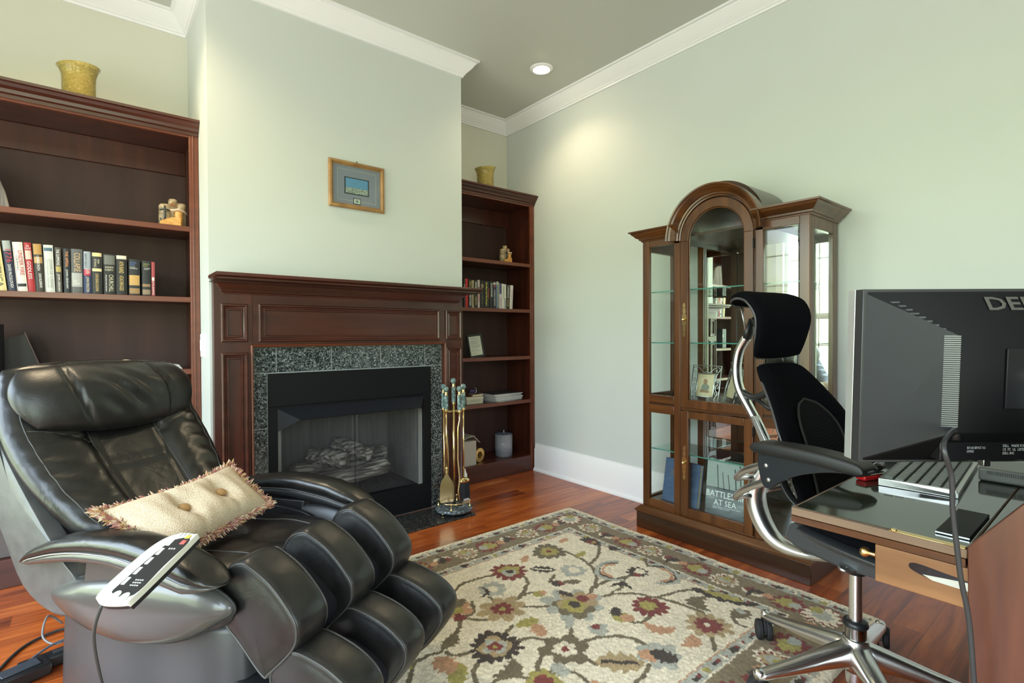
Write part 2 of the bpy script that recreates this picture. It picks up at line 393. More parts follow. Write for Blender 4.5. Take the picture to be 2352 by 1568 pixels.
wall_with_holes('wall_front', True, YF-.1, YF, XL, XR, WIN_F, 'sage wall with windows behind the viewer')
# windows: white casing, sashes with muntins, panes
def window(n, horiz, fixed, out, a0, a1, z0, z1):
    """out = -1: outside lies at smaller fixed coordinate"""
    fr = BM(); pn = BM()
    def bx(bm, p, q, f0, f1, c0, c1):
        f0, f1 = fixed+out*f0, fixed+out*f1
        if f0 > f1: f0, f1 = f1, f0
        if horiz: box(bm, p, q, f0, f1, c0, c1)
        else: box(bm, f0, f1, p, q, c0, c1)
    w = .09
    bx(fr, a0-w, a0, -.02, 0, z0-w, z1+w); bx(fr, a1, a1+w, -.02, 0, z0-w, z1+w); bx(fr, a0, a1, -.02, 0, z1, z1+w+.02); bx(fr, a0-w-.03, a1+w+.03, -.05, 0, z0-.04, z0)
    bx(fr, a0-w, a1+w, -.018, 0, z0-w-.04, z0-.04)
    s = .04; zm = (z0+z1)/2
    for (c0, c1, f) in ((z0, zm, .03), (zm, z1, .05)):
        bx(fr, a0, a0+s, f, f+.03, c0, c1); bx(fr, a1-s, a1, f, f+.03, c0, c1); bx(fr, a0+s, a1-s, f, f+.03, c0, c0+s); bx(fr, a0+s, a1-s, f, f+.03, c1-s, c1)
        for k in range(1, 4): t = a0+(a1-a0)*k/4; bx(fr, t-.009, t+.009, f+.005, f+.025, c0+s, c1-s)
        for k in range(1, 3): t = c0+(c1-c0)*k/3; bx(fr, a0+s, a1-s, f+.005, f+.025, t-.009, t+.009)
        bx(pn, a0+s, a1-s, f+.013, f+.016, c0+s, c1-s)
    o = struct(obj('window_%d' % n, fr, M['trim']), 'white framed multi pane window number %s' % ['one', 'two', 'three', 'four'][n-1], 'window')
    obj('pane', pn, M['glass'], o)
k = 1
for a in WIN_L: window(k, False, XL, -1, *a); k += 1
for a in WIN_F: window(k, True, YF, -1, *a); k += 1
# crown moulding (profile a: out from wall, b: up) following the walls
CP = [(0, 0), (.012, 0), (.014, .012), (.022, .016), (.022, .022), (.030, .030), (.044, .044), (.060, .062), (.072, .082), (.078, .086), (.078, .092), (.094, .096), (.094, .108), (0, .108)]
bm = BM(); sweep(bm, [(-a, b) for a, b in CP], [(x, y, ZC-.107) for x, y in ER], (0, 0, 1), closed=True)
struct(obj('trim_1', bm, M['trim'], sharp=.5), 'white crown moulding running round the ceiling', 'moulding')
BP = [(0, 0), (.034, 0), (.034, .012), (.026, .024), (.020, .026), (.020, .180), (.015, .190), (.012, .212), (.006, .222), (.006, .230), (0, .230)]
def base(name, path, label):
    bm = BM(); sweep(bm, [(-a, b) for a, b in BP], [(x, y, .0) for x, y in path], (0, 0, 1)); struct(obj(name, bm, M['trim'], sharp=.5), label, 'baseboard')
base('baseboard_right', [(XR, YF), (XR, 3.268)], 'tall white baseboard along the right wall')
base('baseboard_chimney', [(CHR, 3.268), (CHR, CHY+.001), (CHR-.03, CHY+.001)], 'short white baseboard on the side of the chimney breast')
base('baseboard_left', [(XL, 3.25), (XL, YF), (XR, YF)], 'white baseboard along the window walls')
# ceiling downlights
def downlight(x, y, label, power):
    t = thing('recessed_downlight', label, 'ceiling light', (x, y, ZC), group=None)
    bm = BM(); lathe(bm, [(.052, -.001), (.054, -.010), (.062, -.012), (.078, -.006), (.082, 0)], 40); obj('trim_ring', bm, M['trim'], t, smooth=True)
    bm = BM(); lathe(bm, [(0, -.022), (.02, -.021), (.038, -.014), (.048, -.002)], 32)
    e = newmat('lamp face', (1, .9, .75), .3); b = e.node_tree.nodes['Principled BSDF']; b.inputs['Emission Color'].default_value = (1, .82, .55, 1); b.inputs['Emission Strength'].default_value = 40
    obj('bulb', bm, e, t, smooth=True)
    l = bpy.data.lights.new('downlight', 'SPOT'); l.energy = power; l.color = (1, .78, .50); l.spot_size = 2.4; l.spot_blend = .8; l.shadow_soft_size = .05
    o = bpy.data.objects.new('downlight_beam', l); C.objects.link(o); o.location = (x, y, ZC-.06)
downlight(2.50, 2.725, 'round white recessed ceiling light glowing near the right bookcase', 11)
downlight(-.05, 2.725, 'round white recessed ceiling light above the left bookcase, outside the frame', 34)
# toggle switch plate on the side of the chimney breast
t = thing('light_switch', 'white switch plate on the chimney side beside the left bookcase', 'switch', (CHL, 3.19, 1.10))
boxo('plate', -.006, 0, -.075, .075, -.062, .062, M['trim'], t, .002)
boxo('rocker', -.012, -.006, -.045, -.015, -.03, .03, M['trim'], t, .002); boxo('rocker', -.012, -.006, .015, .045, -.03, .03, M['trim'], t, .002)
# ------------------------------------------------------------------ built-in bookcases
BF, BB = 3.28, 3.645     # front and back planes
SH = [1.745, 1.362, .972, .605]     # shelf tops
def bookcase(x0, x1, mould, label):
    t = thing('built_in_bookcase', label, 'bookcase', ((x0+x1)/2, BF, 0))
    w = (x1-x0)/2; d = BB-BF
    V, H, E_ = M['cherryv'], M['cherry'], M['cherryedge']
    for s in (-1, 1):
        a, b = sorted((s*w, s*(w-.020))); boxo('side_panel', a, b, .018, d, 0, 2.26, V, t)
        a, b = sorted((s*w, s*(w-.044)))
        bm = BM(); box(bm, a, b, 0, .02, 0, 2.26); q = s*(w-.026); box(bm, q-.004, q+.004, -.005, 0, 0, 2.26); obj('stile', bm, E_ if s > 0 else V, t, bevel=.003)
    boxo('back_panel', -w+.02, w-.02, d-.012, d, 0, 2.26, M['bcback'], t)
    boxo('top_panel', -w+.02, w-.02, .02, d-.012, 2.235, 2.26, V, t)
    boxo('top_rail', -w+.044, w-.044, 0, .02, 2.225, 2.26, E_, t, .002)
    boxo('back_cleat', -w+.02, w-.02, d-.03, d-.012, 2.10, 2.235, V, t, .002)
    for z in SH:
        bm = BM(); box(bm, -w+.044, w-.044, .002, .022, z-.028, z); 
        s_ = boxo('shelf', -w+.02, w-.02, .022, d-.012, z-.022, z, H, t)
        obj('front_edge', bm, E_, s_, bevel=.002)
    s_ = boxo('bottom_shelf', -w+.02, w-.02, .02, d-.012, .105, .130, H, t)
    boxo('plinth', -w+.044, w-.044, 0, .02, 0, .132, M['cherry'], t, .003)
    # cornice: mitred round the front
    PR = [(0, -.075), (.006, -.075), (.008, -.060), (.018, -.055), (.022, -.040), (.036, -.030), (.042, -.016), (.052, -.012), (.054, 0), (0, 0)]
    bm = BM(); z = 2.312
    e0 = (-w+.001, d) ; path = [(-w, 0, z), (w, 0, z)] if mould == 'flat' else [(-w, 0, z), (w-.035, 0, z), (w-.035, d-.01, z)]
    sweep(bm, PR, path, (0, 0, 1)); box(bm, -w+.002, w-.037, .0, d, 2.2602, z-.002)
    obj('cornice', bm, M['cherry'], t, sharp=.5)
    return t
bookcase(-.88, .463, 'flat', 'tall dark cherry bookcase built in left of the fireplace, behind the massage chair')
bookcase(2.008, 2.918, 'flat', 'tall narrow dark cherry bookcase built in right of the fireplace')

# ------------------------------------------------------------------ mantel and fireplace
t = thing('fireplace_mantel', 'dark cherry mantelpiece with recessed panels round the fireplace', 'mantel', (1.225, 3.0, 0))
X0 = -.750; X1 = .750     # local x of body (world .475 .. 1.975)
def lx(x): return x-1.225
fy = -.04                 # face plane local y (world 2.96)
bm = BM()
box(bm, X0, lx(.655), fy, .008, 0, 1.427); obj('left_pilaster', bm, M['cherryv'], t, bevel=.002)
bm = BM(); box(bm, lx(1.825), X1, fy, .008, 0, 1.427); obj('right_pilaster', bm, M['cherryv'], t, bevel=.002)
boxo('frieze_board', lx(.655), lx(1.825), fy, .008, 1.090, 1.427, M['cherry'], t)
MP = [(0, 0), (0, .010), (.004, .014), (.010, .014), (.015, .008), (.022, .006), (.026, .009), (.031, .009), (.034, 0)]
for (a, b, z0, z1, nm) in ((.507, .630, 1.120, 1.315, 'panel_moulding'), (.683, 1.786, 1.119, 1.318, 'panel_moulding'), (1.833, 1.958, 1.122, 1.315, 'panel_moulding'), (.507, .630, .12, 1.064, 'panel_moulding'), (1.834, 1.960, .12, 1.068, 'panel_moulding')):
    bm = BM(); sweep(bm, [(p, q*1.25) for p, q in MP], [(lx(a), fy, z0), (lx(b), fy, z0), (lx(b), fy, z1), (lx(a), fy, z1)][::-1], (0, -1, 0), closed=True)
    obj(nm, bm, M['cherryedge'] if False else M['cherry'], t, sharp=.5)
# inner bead along the granite
bm = BM(); sweep(bm, [(0, 0), (0, .010), (.006, .014), (.012, .010), (.014, 0)], [(lx(1.824), fy, 0), (lx(1.824), fy, 1.091), (lx(.656), fy, 1.091), (lx(.656), fy, 0)], (0, -1, 0)); obj('inner_bead', bm, M['cherryedge'], t, sharp=.5)
# shelf and bed mould
PS = [(0, 0), (.008, 0), (.010, .007), (.018, .010), (.022, .024), (.038, .042), (.042, .050), (.052, .053), (.052, .062), (0, .062)]
bm = BM(); sweep(bm, PS, [(X0+.052, fy+.001, 1.366), (X0+.052, fy, 1.366), (X1-.052, fy, 1.366), (X1-.052, fy+.001, 1.366)], (0, 0, 1)); obj('bed_moulding', bm, M['cherry'], t, sharp=.5)
SP = [(0, 0), (-.006, .004), (-.004, .012), (0, .016), (0, .028), (-.003, .031)]
bm = BM(); sl, sr, sf = lx(.462), lx(2.032), -.20
sweep(bm, [(0, -.034), (-.012, -.032), (-.012, -.024), (0, -.016), (0, -.003), (-.003, 0), (-.05, 0), (-.05, -.034)], [(sl, .010, 1.461), (sl, sf, 1.461), (sr, sf, 1.461), (sr, .010, 1.461)], (0, 0, 1))
box(bm, sl+.045, sr-.045, sf+.045, .010, 1.4275, 1.4605); obj('mantel_shelf', bm, M['cherry'], t, sharp=.5)

# granite surround tiles
t = thing('granite_surround', 'grey flecked granite tile surround between mantel and firebox', 'fireplace surround', (1.24, 3.0, 0))
def lx(x): return x-1.24
boxo('grout_bed', lx(.656), lx(1.824), -.0055, .009, 0, 1.089, M['grout'], t)
cols = [.657, .778, 1.081, 1.386, 1.696, 1.823]
tb = .949
g = .0018
def tile(a, b, z0, z1): boxo('tile', lx(a)+g, lx(b)-g, -.007, -.0055, z0+g, z1-g, M['granite'], t, .0008)
for a, b in zip(cols, cols[1:]): tile(a, b, tb, 1.089)
for z0, z1 in ((.648, tb), (.345, .648), (.042, .345), (.013, .042)):
    tile(.657, .732, z0, z1); tile(1.739, 1.823, z0, z1)
# the part of the grout bed over the opening is cut: build bed as ring instead
o = [c for c in t.children if c.name.startswith('grout_bed')][0]; bpy.data.objects.remove(o)
bm = BM(); box(bm, lx(.656), lx(.733), -.0055, .009, 0, 1.089); box(bm, lx(1.737), lx(1.824), -.0055, .009, 0, 1.089); box(bm, lx(.733), lx(1.737), -.0055, .009, .944, 1.089); obj('grout_bed', bm, M['grout'], t)
o = boxo('hearth_slab', .56, 1.885, 2.690, 2.958, 0, .012, M['hearth'], None, .002); tag(o, 'dark polished granite hearth slab in the floor before the fireplace', 'hearth')

# black steel insert
t = thing('fireplace_insert', 'black steel gas fireplace with mesh screens and ceramic logs', 'fireplace', (1.2335, 2.99, 0))
def lx(x): return x-1.2335
K = M['blackmetal']
bm = BM(); a, b = .734, 1.733
box(bm, lx(a), lx(b), -.012, .012, .765, .945); obj('upper_panel', bm, K, t, bevel=.002)
boxo('lower_panel', lx(a), lx(b), -.012, .012, .013, .176, K, t, .002)
bm = BM(); box(bm, lx(a), lx(.780), -.010, .012, .177, .764); box(bm, lx(1.680), lx(b), -.010, .012, .177, .764); box(bm, lx(.780), lx(1.680), -.006, .012, .735, .764); obj('face_frame', bm, K, t, bevel=.001)
# hood: sloping deflector with returned ends
bm = BM(); hx0, hx1 = lx(.779), lx(1.678); zt, zb = .752, .690
v = [bm.verts.new(p) for p in ((hx0, -.012, zt), (hx1, -.012, zt), (hx1-.055, -.075, zb), (hx0+.10, -.075, zb), (hx0, -.010, .628), (hx1, -.010, .632), (hx1-.055, -.070, zb-.003), (hx0+.1, -.070, zb-.003))]
for f in ((0, 1, 2, 3), (0, 3, 4), (1, 5, 2), (3, 2, 6, 7)): bm.faces.new([v[i] for i in f])
bmesh.ops.solidify(bm, geom=bm.faces[:], thickness=.002); obj('hood', bm, newmat('hood steel', (.022, .024, .032), .38), t)
box_in = noisy('firebox panel', [(.3, (.16, .16, .15)), (.7, (.26, .26, .25))], (40, 40, 3), 1, 4, .8, 0, .3)
bm = BM(); x0, x1, y0, y1, z0, z1 = lx(.802), lx(1.658), .012, .48, .172, .773
box(bm, x0-.02, x0, y0, y1, z0, z1); box(bm, x1, x1+.02, y0, y1, z0, z1); box(bm, x0, x1, y1, y1+.02, z0, z1); obj('firebox_lining', bm, box_in, t)
boxo('firebox_top', x0-.02, x1+.02, y0, y1, z1, z1+.01, K, t); boxo('firebox_floor', x0-.02, x1+.02, y0, y1, z0-.01, z0, K, t)
# mesh curtain: fine woven wire
mt = bpy.data.materials.new('wire mesh'); mt.use_nodes = True; T = mt.node_tree; T.nodes.clear()
oo = T.nodes.new('ShaderNodeOutputMaterial'); trn = T.nodes.new('ShaderNodeBsdfTransparent'); pb = T.nodes.new('ShaderNodeBsdfPrincipled'); ms = T.nodes.new('ShaderNodeMixShader')
pb.inputs['Base Color'].default_value = (.07, .07, .08, 1); pb.inputs['Metallic'].default_value = .7; pb.inputs['Roughness'].default_value = .4
tcn = T.nodes.new('ShaderNodeTexCoord'); mp = T.nodes.new('ShaderNodeMapping'); mp.inputs['Rotation'].default_value = (0, .785, 0); T.links.new(tcn.outputs['Object'], mp.inputs[0])
sxy = T.nodes.new('ShaderNodeSeparateXYZ'); T.links.new(mp.outputs[0], sxy.inputs[0])
def tm(op, a, b):
    n = T.nodes.new('ShaderNodeMath'); n.operation = op
    for i, v in enumerate((a, b)):
        if isinstance(v, (int, float)): n.inputs[i].default_value = v
        else: T.links.new(v, n.inputs[i])
    return n.outputs[0]
wx = tm('LESS_THAN', tm('FRACT', tm('MULTIPLY', sxy.outputs[0], 190), 0), .24); wz = tm('LESS_THAN', tm('FRACT', tm('MULTIPLY', sxy.outputs[2], 190), 0), .24)
T.links.new(tm('MAXIMUM', wx, wz), ms.inputs[0]); T.links.new(trn.outputs[0], ms.inputs[1]); T.links.new(pb.outputs[0], ms.inputs[2]); T.links.new(ms.outputs[0], oo.inputs[0])
M['mesh'] = mt
for (xa, xb) in ((lx(.790), lx(1.245)), (lx(1.225), lx(1.672))):
    pts = []
    n = 60
    for i in range(n+1):
        x = xa+(xb-xa)*i/n; e = min(i, n-i)/n
        pts.append((x, .030+(.007*math.sin(i*1.3))*(1 if e < .06 else .05)))
    bm = BM(); A = [bm.verts.new((x, y, .178)) for x, y in pts]; B_ = [bm.verts.new((x, y, .755)) for x, y in pts]
    for i in range(n): bm.faces.new((A[i], A[i+1], B_[i+1], B_[i]))
    obj('mesh_screen', bm, M['mesh'], t, smooth=True)
bm = BM(); tube(bm, [(lx(.785), .030, .752), (lx(1.68), .030, .752)], .005); obj('screen_rod', bm, K, t)
# grate and gravel
bm = BM()
for i in range(9): x = lx(1.0)+i*.055; tube(bm, [(x, .12, .27), (x, .13, .235), (x, .34, .235), (x, .36, .28)], .006, 8)
for y in (.16, .32): tube(bm, [(lx(.97), y, .228), (lx(1.47), y, .228)], .006, 8)
for x in (lx(1.02), lx(1.42)):
    for y in (.16, .32): tube(bm, [(x, y, .173), (x, y, .228)], .006, 8)
obj('grate', bm, K, t, smooth=True)
bm = BM(); r = random.Random(3); nx_, ny_ = 60, 30
G = {}
for i in range(nx_+1):
    for j in range(ny_+1):
        e = min(i, nx_-i, j, ny_-j)/6; G[i, j] = bm.verts.new((lx(.83)+.80*i/nx_, .05+.40*j/ny_, .173+(.010*min(1, e))+r.random()*.014*min(1, e)))
for i in range(nx_):
    for j in range(ny_): bm.faces.new((G[i, j], G[i+1, j], G[i+1, j+1], G[i, j+1]))
tag(obj('lava_gravel', bm, newmat('lava rock', (.03, .03, .032), .8), t), kind='stuff')
bark = noisy('ceramic log bark', [(.3, (.04, .036, .032)), (.48, (.20, .18, .155)), (.64, (.75, .70, .63))], (6, 60, 60), 1, 8, .85, 0, .9, .01)
cutm = noisy('cut log end', [(.3, (.14, .12, .09)), (.7, (.42, .36, .28))], (30, 30, 30), 1, 6, .8, 0, .5, .006)
def log(p0, p1, r, seed, knob=None):
    r_ = random.Random(seed); p0, p1 = Vector(p0), Vector(p1); n = 22; seg = 28
    x, y = frame_of(p1-p0); ph = r_.random()*6; rings = []
    for i in range(n+1):
        f = i/n; c = p0.lerp(p1, f)+x*.01*math.sin(3*f+ph)+y*.008*math.cos(4*f+ph)
        ring = []
        for k in range(seg):
            a = 2*PI*k/seg; rr = r*(1+.08*math.sin(7*a+2*math.sin(5*f+ph))+.05*math.sin(3*a+4*f+ph)+r_.uniform(-.035, .035))*(1-.25*max(0, abs(f-.5)*2-.93)/.07)
            ring.append(c+x*math.cos(a)*rr+y*math.sin(a)*rr)
        rings.append(ring)
    bm = BM(); loft(bm, rings); return obj('ceramic_log', bm, bark, t, smooth=True)
log((lx(1.00), .13, .262), (lx(1.50), .15, .300), .045, 1)
log((lx(.93), .30, .30), (lx(1.50), .34, .32), .062, 2)
log((lx(1.05), .33, .40), (lx(1.22), .14, .375), .050, 5)
log((lx(1.22), .36, .44), (lx(1.40), .17, .375), .048, 6)
log((lx(1.36), .35, .36), (lx(1.56), .30, .35), .045, 8)
# ------------------------------------------------------------------ curio cabinet
CX, CY = 2.52, 1.436      # front of base, middle
t = thing('curio_cabinet', 'tall walnut curio cabinet with arched glass door and mirrored back', 'cabinet', (CX, CY, 0))
cab = t
# local: x depth from base front (0 .. .375), y along wall
hw = .462; xf, xb = .035, .375
WN, WX, WD = M['walnut'], M['walnutx'], M['walnutdark']
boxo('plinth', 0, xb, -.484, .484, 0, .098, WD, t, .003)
bm = BM(); sweep(bm, [(0, 0), (.008, .002), (.010, .012), (.002, .020), (-.010, .026), (-.022, .034), (-.03, .034), (-.03, 0)], [(xb, -.484, .0982), (0, -.484, .0982), (0, .484, .0982), (xb, .484, .0982)][::1], (0, 0, -1), cap=True)
bm.free(); bm = BM(); sweep(bm, [(-.03, 0), (.006, 0), (.008, .010), (.0, .016), (-.006, .022), (-.018, .034), (-.03, .034)], [(xb, .484, .0982), (0, .484, .0982), (0, -.484, .0982), (xb, -.484, .0982)], (0, 0, 1)); obj('base_moulding', bm, WX, t, sharp=.5)
zb, zt = .10, 1.705
def stile(nm, y0, y1, z0, z1, x0=xf, x1=xf+.022, mat=WN, bev=.002): return boxo(nm, x0, x1, y0, y1, z0, z1, mat, t, bev)
# front frame (y > 0 is the left side of the picture)
ya, yb = .204, hw      # outer bay between door and corner post
pl = .417              # inner edge of corner post
for s in (1, -1):
    a, b = sorted((s*pl, s*hw)); stile('corner_post', a, b, zb, zt)
    a, b = sorted((s*.212, s*.250)); stile('middle_post', a, b, zb, zt)
    a, b = sorted((s*.250, s*pl))
    stile('rail', a, b, 1.660, zt, mat=WX); stile('rail', a, b, zb, .180, mat=WX)
    stile('rail', a, b, .752, .795, mat=WX); stile('rail', a, b, .690, .738, mat=WX); boxo('groove', xf+.006, xf+.022, a, b, .738, .752, WD, t)
    boxo('side_pane', xf+.010, xf+.013, a, b, .180, .690, M['glass'], t); boxo('side_pane', xf+.010, xf+.013, a, b, .795, 1.660, M['glass'], t)
# arched header above door: ring between door radius and cornice radius
def arch(bm, r0, r1, zc, x0, x1, n=40, a0=0, a1=PI, yc=.0):
    ring = []
    for i in range(n+1):
        a = a0+(a1-a0)*i/n; c, s = math.cos(a), math.sin(a)
        ring.append([bm.verts.new((x, yc+r*c, zc+r*s)) for x, r in ((x0, r0), (x0, r1), (x1, r1), (x1, r0))])
    for p, q in zip(ring, ring[1:]):
        for k in range(4): bm.faces.new((p[k], p[(k+1) % 4], q[(k+1) % 4], q[k]))
    bm.faces.new(ring[0]); bm.faces.new(ring[-1][::-1]); return bm
ZS = 1.662     # springing of the arch
bm = BM(); arch(bm, .212, .252, ZS, xf, xf+.022); obj('arch_header', bm, WX, t, sharp=.5)
for s in (1, -1):
    a, b = sorted((s*.206, s*.212)); stile('door_stop', a, b, zb, ZS, mat=WD)
stile('rail', -.212, .212, .725, .742, mat=WX, x0=xf+.004); stile('rail', -.212, .212, zb, .136, mat=WX)
# upper arched door
d = empty('upper_door', (0, 0, 0)); d.parent = t
xd0, xd1 = xf-.006, xf+.018
R0, R1 = .157, .204
ZD0 = .742
def dbox(nm, y0, y1, z0, z1, mat): return boxo(nm, xd0, xd1, y0, y1, z0, z1, mat, d, .003)
bm = BM(); arch(bm, R0, R1, ZS, xd0, xd1); box(bm, xd0, xd1, R0, R1, ZD0, ZS); box(bm, xd0, xd1, -R1, -R0, ZD0, ZS); box(bm, xd0, xd1, -R0, R0, ZD0, ZD0+.045)
bpy.data.objects.remove(d)
d = obj('upper_door', bm, WN, t, bevel=.002)
def arch_poly(r, z0, zc, n=32): return [(r, z0), *[(r*math.cos(PI*i/n), zc+r*math.sin(PI*i/n)) for i in range(n+1)], (-r, z0)]
bm = BM(); prism(bm, arch_poly(R0-.0005, ZD0+.0455, ZS), lambda a, b, q: (q, a, b), xf+.006, xf+.010); obj('glass_pane', bm, M['glass'], d)
bev = newmat('gold bead', (.55, .42, .25), .3, .4)
bm = BM(); pth = [(xf+.004, a, b) for a, b in arch_poly(R0-.003, ZD0+.048, ZS)]; tube(bm, pth, .003, 6, closed=True); obj('bead', bm, WX, d, smooth=True)
d2 = BM(); z0, z1 = .138, .722
box(d2, xd0, xd1, R0, R1, z0, z1); box(d2, xd0, xd1, -R1, -R0, z0, z1); box(d2, xd0, xd1, -R0, R0, z0, z0+.048); box(d2, xd0, xd1, -R0, R0, z1-.038, z1)
ld = obj('lower_door', d2, WN, t, bevel=.002)
boxo('glass_pane', xf+.006, xf+.010, -R0+.0005, R0-.0005, z0+.0485, z1-.0385, M['glass'], ld)
# brass escutcheons
def escutcheon(z, par):
    bm = BM(); yk = .180; x = xd0-.0015
    prof = [(0, .098), (.006, .088), (.010, .078), (.005, .070), (.009, .055), (.010, .042), (.006, .034), (.013, .028), (.015, .012), (.013, -.012), (.013, -.028), (.006, -.034), (.010, -.042), (.009, -.055), (.005, -.070), (.010, -.078), (.006, -.088), (0, -.098)]
    poly = prof+[(-a, b) for a, b in prof[-2:0:-1]]
    prism(bm, poly, lambda a, b, q: (q, yk+a, z+b), x-.0015, x); o = obj('escutcheon', bm, M['brass'], par)
    bm = BM(); lathe(bm, [(0, 0), (.004, 0), (.004, .006), (.009, .010), (.010, .015), (.006, .020), (0, .021)], 16)
    bmesh.ops.rotate(bm, verts=bm.verts, matrix=Matrix.Rotation(-PI/2, 3, 'Y')); bmesh.ops.translate(bm, verts=bm.verts, vec=(x-.001, yk, z+.002))
    obj('knob', bm, M['brass'], par, smooth=True)
escutcheon(1.228, d); escutcheon(.434, ld)
for z in (1.60, .80): boxo('hinge', xd0-.003, xd0+.004, -R1-.006, -R1+.002, z-.025, z+.025, K, t, .001)
for z in (.66, .21): boxo('hinge', xd0-.003, xd0+.004, -R1-.006, -R1+.002, z-.025, z+.025, K, t, .001)
# sides: posts, rails, panes
for s in (1, -1):
    yo = s*hw; a, b = sorted((yo, yo-s*.022))
    bm = BM(); box(bm, xf+.0225, .085, a, b, zb, zt); box(bm, .315, xb, a, b, zb, zt); box(bm, .085, .315, a, b, 1.640, zt); box(bm, .085, .315, a, b, zb, .180); box(bm, .085, .315, a, b, .690, .795)
    obj('side_frame', bm, WN, t, bevel=.002)
    a, b = sorted((yo-s*.009, yo-s*.012)); boxo('side_pane', .0855, .3145, a, b, .1805, .6895, M['glass'], t); boxo('side_pane', .0855, .3145, a, b, .7955, 1.6395, M['glass'], t)
# mirrored back only behind the door and right bay; inner upright frames and floor, top
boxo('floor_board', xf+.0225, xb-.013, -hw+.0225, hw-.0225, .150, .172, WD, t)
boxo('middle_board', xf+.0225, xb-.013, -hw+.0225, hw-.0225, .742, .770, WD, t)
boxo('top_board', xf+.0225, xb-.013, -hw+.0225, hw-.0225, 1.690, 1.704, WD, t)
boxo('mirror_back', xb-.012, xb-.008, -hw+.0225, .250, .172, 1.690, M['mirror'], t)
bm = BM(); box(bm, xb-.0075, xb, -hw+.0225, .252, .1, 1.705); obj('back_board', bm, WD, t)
bm = BM(); box(bm, xb-.03, xb, .252, .290, .1, 1.69); box(bm, xb-.03, xb, .420, hw-.0225, .1, 1.69); obj('back_frame', bm, WN, t, bevel=.002)
# vaulted inside of the arch
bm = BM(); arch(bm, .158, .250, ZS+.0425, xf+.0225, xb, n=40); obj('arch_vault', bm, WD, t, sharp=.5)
bm = BM(); prism(bm, arch_poly(.158, ZS+.0425, ZS+.0425), lambda a, b, q: (q, a, b), xb-.010, xb-.002); obj('vault_back', bm, M['mirror'], t)
# glass shelves with green front edges
for z in (1.398, 1.099, .469):
    sh = boxo('glass_shelf', xf+.045, xb-.02, -hw+.03, hw-.03, z-.003, z+.003, M['shelfglass'], t)
    boxo('shelf_edge', xf+.043, xf+.045, -hw+.03, hw-.03, z-.003, z+.003, M['edgeglass'], sh)
# cornice
CPR = [(-.001, 0), (.006, 0), (.008, .007), (.016, .010), (.018, .018), (.030, .024), (.042, .038), (.046, .040), (.052, .050), (.060, .052), (.062, .060), (-.001, .060)]
z0 = 1.697
for s in (1, -1):
    path = [(xb-.001, s*hw, z0), (xf, s*hw, z0), (xf, s*.212, z0)]
    if s < 0: path = path[::-1]
    bm = BM(); sweep(bm, CPR, path, (0, 0, 1))
    obj('cornice', bm, WX, t, sharp=.5)
bm = BM(); n = 48; rings = []
for i in range(n+1):
    a = PI*i/n; c, s_ = math.cos(a), math.sin(a)
    rings.append([bm.verts.new((xf-p, (.205+q)*c, ZS+.007+(.205+q)*s_)) for p, q in CPR])
for A, B_ in zip(rings, rings[1:]):
    for j in range(len(CPR)): k2 = (j+1) % len(CPR); bm.faces.new((A[j], A[k2], B_[k2], B_[j]))
bm.faces.new(rings[0]); bm.faces.new(rings[-1][::-1])
obj('arched_cornice', bm, WX, t, sharp=.5)
bm = BM(); arch(bm, .2505, .2645, ZS+.007, xf, xb); obj('arched_roof', bm, WD, t, sharp=.5)
for s in (-1, 1):
    a, b = sorted((s*.266, s*hw)); boxo('roof_board', xf, xb, a, b, 1.7055, 1.756, WD, t)

# things inside the cabinet
def silver_frame(loc, rz, label, tilt=.2):
    t = thing('framed_photograph', label, 'picture frame', loc, rz)
    S = M['silver']; A = .085; H = .205
    bm = BM()
    def P(x, z): return (x, z*math.sin(tilt), z*math.cos(tilt))
    tube(bm, [P(-A, 0), P(A, 0), P(A, H), P(-A, H)], .0035, 8, closed=True)
    for x0, x1, z0, z1 in ((-.052, .052, .030, .160),):
        tube(bm, [P(x0, z0), P(x1, z0), P(x1, z1), P(x0, z1)], .005, 6, closed=True)
    for s in (1, -1):
        tube(bm, [P(s*x, z) for x, z in cr2([(.0, .172), (.02, .168), (.045, .190), (.07, .196), (.078, .182), (.068, .170), (.058, .178), (.064, .184)])], .0018, 6)
        tube(bm, [P(s*x, z) for x, z in cr2([(.068, .165), (.060, .140), (.074, .110), (.060, .080), (.072, .050), (.060, .025), (.066, .004)])], .0018, 6)
        for cz in (.125, .09, .055): tube(bm, [P(s*(.068+.010*math.cos(a*PI/8)), cz+.010*math.sin(a*PI/8)) for a in range(16)], .0015, 6, closed=True)
    obj('scroll_frame', bm, S, t, smooth=True)
    mt = noisy('portrait backdrop', [(.3, (.45, .36, .22)), (.7, (.62, .54, .36))], (9, 9, 9), 1, 3, .5)
    Mx = Matrix.Rotation(-tilt, 4, 'X')
    bm = BM(); box(bm, -.048, .048, -.002, .002, .034, .156, Mx); ph = obj('photograph', bm, mt, t)
    return t, P, Mx, ph
def cr2(p, n=6): return [(v.x, v.y) for v in cr([(a, b, 0) for a, b in p], n)]
ft, P_, Mx, ph = silver_frame((2.63, 1.548, .771), -PI/2, 'silver scrollwork frame with a photo of a baby, inside the cabinet')
def disc(name, cx_, cz, rx, rz_, col, par, y=-.003, Mx=None):
    bm = BM(); vv = [bm.verts.new(Mx @ Vector((cx_+rx*math.cos(a*PI/12), y, cz+rz_*math.sin(a*PI/12)))) for a in range(24)]; bm.faces.new(vv); bmesh.ops.solidify(bm, geom=bm.faces[:], thickness=.0004)
    return obj(name, bm, newmat(name+' print', col, .5), par)
disc('printed_body', .002, .082, .024, .022, (.42, .44, .36), ph, -.0030, Mx); disc('printed_head', .0, .115, .0125, .015, (.52, .32, .20), ph, -.0034, Mx)
